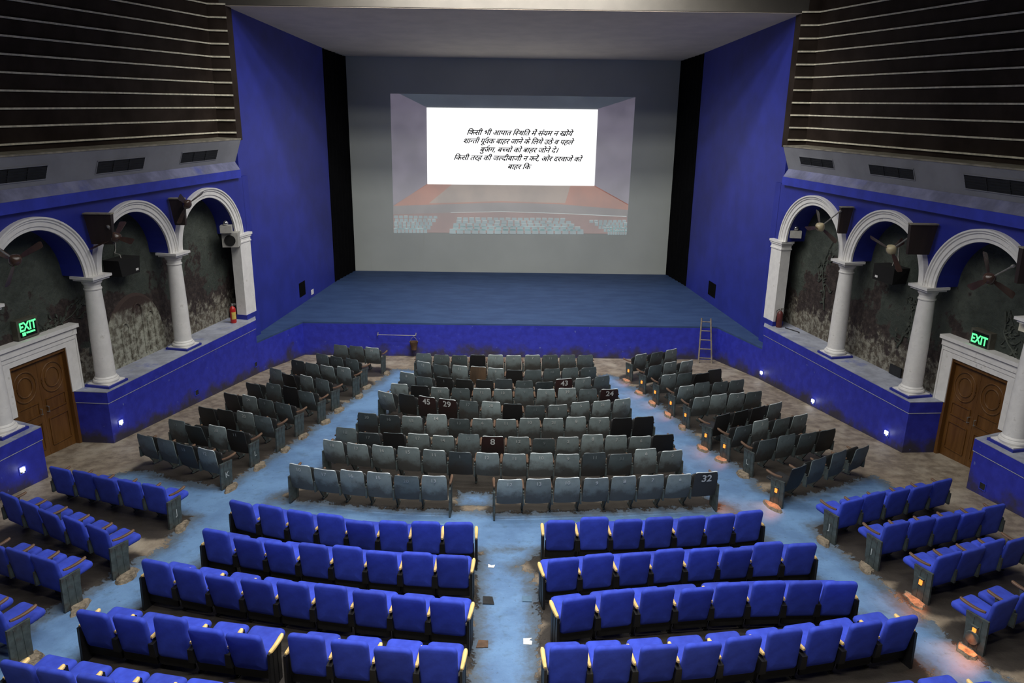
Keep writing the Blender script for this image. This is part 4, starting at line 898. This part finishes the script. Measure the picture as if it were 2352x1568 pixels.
# ------------------------------------------------------------------ seats: shared meshes
def curved_back(w0, w1, h, bulge, th, topsag=.012, nu=9, nv=7):
    """plywood back: w0 wide at the foot, w1 at the top, bulging to the rear (-y)"""
    m = MB()
    def P(u, v, side):
        w = w0 + (w1 - w0) * v; k = 1 - (1 - v) ** 6 * .03 if v < .5 else 1 - max(0, v - .9) * .6
        x = (u - .5) * w * (k if abs(u - .5) > .4 else 1)
        y = -bulge * (1 - (2 * u - 1) ** 2) - .02 * math.sin(v * math.pi) + (th if side else 0)
        z = v * h - topsag * v * (1 - (2 * u - 1) ** 2) + (-.025 * (abs(2 * u - 1) ** 8) * (v > .99)) + (.006 * (abs(2 * u - 1) ** 8) * (v < .01))
        return (x, y, z)
    ring = lambda v: [P(i / (nu - 1), v, 0) for i in range(nu)] + [P(1 - i / (nu - 1), v, 1) for i in range(nu)]
    m.rings([ring(j / (nv - 1)) for j in range(nv)])
    return m, P
GH = .54
_m, _P = curved_back(.475, .44, GH, .018, .016)
mats_grey = {'g': 'ply_grey', 'h': 'ply_dull', 'd': 'ply_dark', 'e': 'ply_brown', 'k': 'ply_black', 'm': 'ply_maroon', 'c': 'ply_charcoal', 'w': 'barewood'}
BACKS = {k: _m.mesh('plywood_back', M[v], 35) for k, v in mats_grey.items()}
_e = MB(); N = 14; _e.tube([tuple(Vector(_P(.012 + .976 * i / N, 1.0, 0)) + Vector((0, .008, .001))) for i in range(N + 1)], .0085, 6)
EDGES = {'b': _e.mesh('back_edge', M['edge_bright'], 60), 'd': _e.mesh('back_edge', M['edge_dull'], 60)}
def cushion(w, h, t, rt, rb, edge, nseg=6):
    """rounded-rectangle pad in the XZ plane, thickness along y"""
    def outline(ins):
        pts = []; hw = w / 2 - ins
        for cx, cz, r, a0 in ((hw, h - ins, rt, 0), (-hw, h - ins, rt, 90), (-hw, ins, rb, 180), (hw, ins, rb, 270)):
            r = max(.004, r - ins * .6); sx = 1 if cx > 0 else -1; sz = 1 if cz > h / 2 else -1
            for i in range(nseg + 1):
                a = R(a0 + 90 * i / nseg); pts.append((cx - sx * r + r * math.cos(a), cz - sz * r + r * math.sin(a)))
        return pts
    rings = []
    for k in range(7):
        a = math.pi * k / 6; ins = edge * (1 - math.sin(a)); y = -t / 2 * math.cos(a)
        rings.append([(x, y, z) for x, z in outline(ins)])
    for sgn, idx in ((-1, 0), (1, len(rings))):
        ins = edge * 2.2; rr = [(x, sgn * (t / 2 + .006), z) for x, z in outline(ins)]
        ins = edge * 4.5; r2 = [(x, sgn * (t / 2 + .010), z) for x, z in outline(ins)]
        if sgn < 0: rings = [r2, rr] + rings
        else: rings += [rr, r2]
    return MB().rings(rings)
BLUE_BACK = cushion(.455, .60, .075, .07, .05, .030).mesh('padded_back', M['fabric'], 70)
SIDE_BACK = cushion(.495, .57, .055, .045, .035, .022).mesh('padded_back', M['fabric'], 70)
def lay(mb):   # rotate pad from XZ to horizontal, z up
    mb.v = [(x, z - .02, -y) for x, y, z in mb.v]; return mb
BLUE_PAN = lay(cushion(.45, .46, .10, .06, .06, .04)).mesh('padded_seat', M['fabric'], 70)
PLY_PAN = lay(cushion(.43, .38, .035, .06, .05, .012)).mesh('plywood_pan', M['pan_dark'], 60)
SHELL = MB().box(-.235, .235, -.015, .02, -.20, .10).mesh('lower_shell', M['blk_metal'])
# armrests: rounded bars seen from above
def arm(wd, ln, th, rise, mat):
    m = MB(); rings = []; n = 12
    for k in range(n + 1):
        t = k / n; y = -.02 + ln * t; e = math.sqrt(max(0, 1 - (abs(2 * t - 1)) ** 12)); w = max(.6, e) * wd / 2 * (.85 + .3 * t)
        z = rise * (t - .5) ** 2 * 4 - rise * .5
        rings.append([(-w, y, z), (w, y, z), (w * 1.0, y, z + th * .7), (w * .7, y, z + th), (-w * .7, y, z + th), (-w, y, z + th * .7)])
    return m.rings(rings).mesh('armrest', M[mat], 50)
ARM_Y = arm(.052, .35, .03, .012, 'yellow'); ARM_B = arm(.048, .36, .026, .02, 'armwood')
# supports
def support_ply():
    m = MB(); m.box(-.016, .016, .12, .32, 0, .03); 
    m.hexa([(-.014, .15, .03), (.014, .15, .03), (.014, .26, .03), (-.014, .26, .03), (-.014, -.10, .42), (.014, -.10, .42), (.014, .10, .42), (-.014, .10, .42)])
    m.hexa([(-.012, -.12, .34), (.012, -.12, .34), (.012, .12, .38), (-.012, .12, .38), (-.012, -.12, .54), (.012, -.12, .54), (.012, .16, .555), (-.012, .16, .555)])
    m.box(-.016, .016, -.15, -.07, .28, .50)
    return m
SUP_G = support_ply().mesh('side_support', M['support'])
def support_blue():
    m = MB(); m.box(-.03, .03, .0, .30, 0, .02)
    m.hexa([(-.02, .02, .02), (.02, .02, .02), (.02, .20, .02), (-.02, .20, .02), (-.02, -.06, .35), (.02, -.06, .35), (.02, .18, .35), (-.02, .18, .35)])
    m.box(-.02, .02, -.06, .26, .35, .515)
    m.hexa([(-.045, -.14, .26), (.045, -.14, .26), (.045, -.05, .24), (-.045, -.05, .24), (-.035, -.155, .46), (.035, -.155, .46), (.035, -.05, .46), (-.035, -.05, .46)])
    return m
SUP_B = support_blue().mesh('side_support', M['blk_metal'])
def panel(mat, nm):
    m = MB(); m.prism([(-.17, .0), (.12, 0), (.13, .30), (.16, .52), (-.15, .53), (-.16, .3)], -.017, .017, lambda y, z, x: (x, y, z))
    for q in (-.07, .04): m.box(-.022, .022, q - .006, q + .006, .02, .5)
    return m.mesh(nm, M[mat])
PAN_G = panel('support', 'end_panel'); PAN_B = panel('blk_metal', 'end_panel')
LAMP_GLASS = MB().box(-.012, .012, -.022, .022, -.05, .03).mesh('lamp_glass', M['lamp_orange'])
LAMP_HOOD = MB().box(-.02, .02, -.05, .05, .035, .055).mesh('lamp_hood', M['support'])
LAMP_LENS = MB().lathe([(.09, -.02), (.10, 0), (.06, .02)], 18, (0, 0, 0), Matrix.Rotation(R(90), 3, 'Y')).mesh('lamp_lens', M['support'], 40)

NUMS = {}
def number_mesh(s, big, faint):
    k = (s, big, faint)
    if k not in NUMS:
        size = .20 if big else .105
        mb = text_mb(s, size, lambda x, y: (x, -.024 - .018 * (1 - (2 * x / .45) ** 2), y), .02 if big else .005)
        NUMS[k] = mb.mesh('seat_number', M['digits_faint' if faint else 'digits'])
    return NUMS[k]

SEAT_N = {'count': 0}
def seat(code, x, y, rz, tilt, kind, label, group, first, last, ends, lamp=None, letter=None):
    num = code[1:]; c = code[0]
    t = empty('plywood_seat' if kind == 'grey' else 'padded_seat', (x, y, floor_z(y)), (0, 0, R(rz)), label, 'seat', group)
    if kind == 'grey':
        b = link('backrest', BACKS[c], t, (0, -.10, .30), (R(tilt), 0, 0))
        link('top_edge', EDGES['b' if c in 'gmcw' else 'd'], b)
        if num:
            big = c in 'mc'; fz = .36 if big else .42
            o = link('seat_number', number_mesh(num, big, c in 'hde'), b, (0, -.004, fz))
        up = not (c == 'e' and group.startswith('grey seats of the right') and first)
        link('seat_pan', PLY_PAN, t, (0, -.02, .40) if not up else (0, -.05, .35), (R(4), 0, 0) if not up else (R(80), 0, 0))
        sup, arm_m, za = SUP_G, ARM_B, .555; half = .26; pan_m = PAN_G
    else:
        side = kind == 'side'
        b = link('backrest', SIDE_BACK if side else BLUE_BACK, t, (0, -.06, .24), (R(tilt), 0, 0))
        link('seat_cushion', BLUE_PAN, t, (0, .0, .40), (R(3), 0, 0))
        if not side: link('lower_shell', SHELL, t, (0, -.05, .30), (R(3), 0, 0))
        sup, arm_m, za = (SUP_G, ARM_B, .575) if side else (SUP_B, ARM_Y, .515); half = .26; pan_m = PAN_G if side else PAN_B
    sides = [-1] + ([1] if last else [])
    for q in sides:
        is_end = (q < 0 and first and 'l' in ends) or (q > 0 and last and 'r' in ends)
        xx = q * half
        if is_end:
            p = link('end_panel', pan_m, t, (q * (half + .01), 0, 0))
            if letter:
                mm = text_mb(letter, .16, lambda u, v: (q * .026, -q * -u + .0, v), .01).mesh('row_letter', M['letter']); link('row_letter', mm, p, (0, 0, .22))
            if lamp:
                link('aisle_lamp', LAMP_GLASS, p, (q * .028, .0, .32)); link('lamp_hood', LAMP_HOOD, p, (q * .03, .0, .33))
                if lamp > 2.5: link('lamp_lens', LAMP_LENS, p, (q * .03, .0, .20))
                L = bpy.data.lights.new('aisle_lamp_light', 'SPOT'); L.energy = 6 * lamp; L.color = (1, .25, .05); L.shadow_soft_size = .02; L.spot_size = R(110); L.spot_blend = .6
                lo = bpy.data.objects.new('aisle_lamp_light', L); COL.objects.link(lo); lo.parent = t
                lo.location = (q * (half + .09), .0, .30); lo.rotation_euler = (0, R(-q * 28), 0)
        else:
            link('side_support', sup, t, (xx, 0, 0))
        link('armrest', arm_m, t, (xx + (q * .01 if is_end else 0), -.10 if kind == 'blue' else -.06, za + (.035 if is_end and kind != 'blue' else .0)))

ORD = ['first', 'second', 'third', 'fourth', 'fifth', 'sixth', 'seventh', 'eighth', 'ninth', 'tenth', 'eleventh', 'twelfth', 'thirteenth', 'fourteenth', 'fifteenth']
LOOK = {'g': 'grey-blue plywood seat', 'h': 'dull grey plywood seat', 'd': 'dark grey plywood seat', 'e': 'brown-black plywood seat', 'k': 'black-covered seat', 'm': 'maroon plywood seat', 'c': 'charcoal plywood seat', 'w': 'bare brown wooden seat'}
BLOCKS = {'G': ('GA GB GC GD GE GF GG GH GI', 'grey centre block', 'grey seats of the centre block'), 'L': ('LA LB LC LD LE LF LG LH LI', 'grey left block', 'grey seats of the left block'),
          'R': ('RA RB RC RD RE RF RG RH RI', 'grey right block', 'grey seats of the right block'), 'BL': ('BL1 BL2 BL3 BL4 BL5', 'blue block left of centre aisle', 'blue seats left of the centre aisle'),
          'BR': ('BR1 BR2 BR3 BR4 BR5', 'blue block right of centre aisle', 'blue seats right of the centre aisle'), 'SL': ('SL1 SL2 SL3 SL4', 'blue block by the left wall', 'blue seats by the left wall'),
          'SR': ('SR1 SR2 SR3 SR4', 'blue block by the right wall', 'blue seats by the right wall')}
LAMPS = {'RI': 1, 'RH': 1, 'RG': 1, 'RF': 1, 'RE': .3, 'RD': 1, 'RC': 1, 'RA': 1.6, 'SR3': 1.6, 'SR4': 3.0, 'GD': 1.2, 'GA2': 1.6}
LETTERS = {'LA': 'K', 'LB': 'L', 'RB': 'L', 'SR1': 'J', 'SL1': 'J', 'SR2': 'I'}
for row, data in SEATS.items():
    key = row[:2] if row[:2] in ('BL', 'BR', 'SL', 'SR') else row[0]
    rows, bname, grp = BLOCKS[key]; rows = rows.split()
    rid = row if row in rows else row[:2]
    ri = rows.index(rid)
    if key in 'GLR': rname = 'nearest row' if ri == 0 else 'farthest row' if ri == len(rows) - 1 else ORD[ri] + '-nearest row'
    else: rname = 'farthest row' if ri == 0 else ORD[ri] + '-farthest row'
    if row == 'GA1': rname = 'nearest row, left part'
    if row == 'GA2': rname = 'nearest row, right part'
    items = data.split(); n = len(items)
    for i, it in enumerate(items):
        code, x, y, rz, tl = it.split(','); x, y, rz, tl = float(x), float(y), float(rz), float(tl)
        c = code[0]; num = code[1:]
        look = LOOK.get(c, 'royal-blue padded seat')
        if num: look = look.replace(' seat', ' seat %s' % num)
        pos = 'leftmost' if i == 0 else 'rightmost' if i == n - 1 else '%s from left' % ORD[i]
        label = '%s, %s, %s of %s' % (look, pos, rname, bname)
        kind = 'grey' if key in 'GLR' else 'side' if key[0] == 'S' else 'blue'
        last = i == n - 1; gap = row == 'BL4' and i == 4
        ends = {'G': 'lr', 'L': 'r', 'R': 'l', 'BL': 'lr', 'BR': 'lr', 'SL': 'r', 'SR': 'l'}[key]
        lamp = LAMPS.get(row)
        use = None
        if lamp:
            if key == 'G': use = lamp if (row == 'GD' and i == 0) or (row == 'GA2' and last) else None
            else: use = lamp if i == 0 else None
        let = LETTERS.get(row) if ((key in ('L', 'SL') and last) or (key in ('R', 'SR') and i == 0)) else None
        seat(code if kind == 'grey' else 'b', x, y, rz, tl, kind, label, grp, i == 0 or (row == 'BL4' and i == 5), last or gap, ends, use, let)

# rough cement patches at the aisle feet of the side blocks
rnd = random.Random(11)
for row, data in SEATS.items():
    key = row[:2] if row[:2] in ('SL', 'SR') else row[0]
    if key not in ('L', 'R', 'SL', 'SR'): continue
    it = data.split()[-1 if key in ('L', 'SL') else 0].split(','); q = 1 if key in ('L', 'SL') else -1
    x, y, rz = float(it[1]), float(it[2]), R(float(it[3]))
    rows, bname, grp = BLOCKS[key]; ri = rows.split().index(row)
    rname = ('nearest row' if ri == 0 else ORD[ri] + '-nearest row') if key in 'LR' else ('farthest row' if ri == 0 else ORD[ri] + '-farthest row')
    cx, cy = x + q * .36 * math.cos(rz), y + q * .36 * math.sin(rz)
    if rname == 'nearest row' and key == 'L': cy += 0
    ang = rz + R(90 + (20 if q > 0 else -20)); n = 14; base = []; top = []; L1 = rnd.uniform(.20, .30); L2 = rnd.uniform(.09, .13)
    for k in range(n):
        a = 2 * math.pi * k / n; rr = rnd.uniform(.78, 1.15); u, v = L1 * rr * math.cos(a), L2 * rr * math.sin(a)
        px, py = cx + u * math.cos(ang) - v * math.sin(ang), cy + u * math.sin(ang) + v * math.cos(ang)
        base.append((px, py, floor_z(py) - .035)); px2, py2 = cx + (px - cx) * .82, cy + (py - cy) * .82
        top.append((px2, py2, floor_z(py2) + rnd.uniform(.012, .03)))
    o = MB().rings([base, top]).build('cement_patch', M['cement'])
    tag(o, 'tan cement patch at aisle foot, %s, %s' % (rname, bname), 'cement patch', 'cement patches along the side aisles')
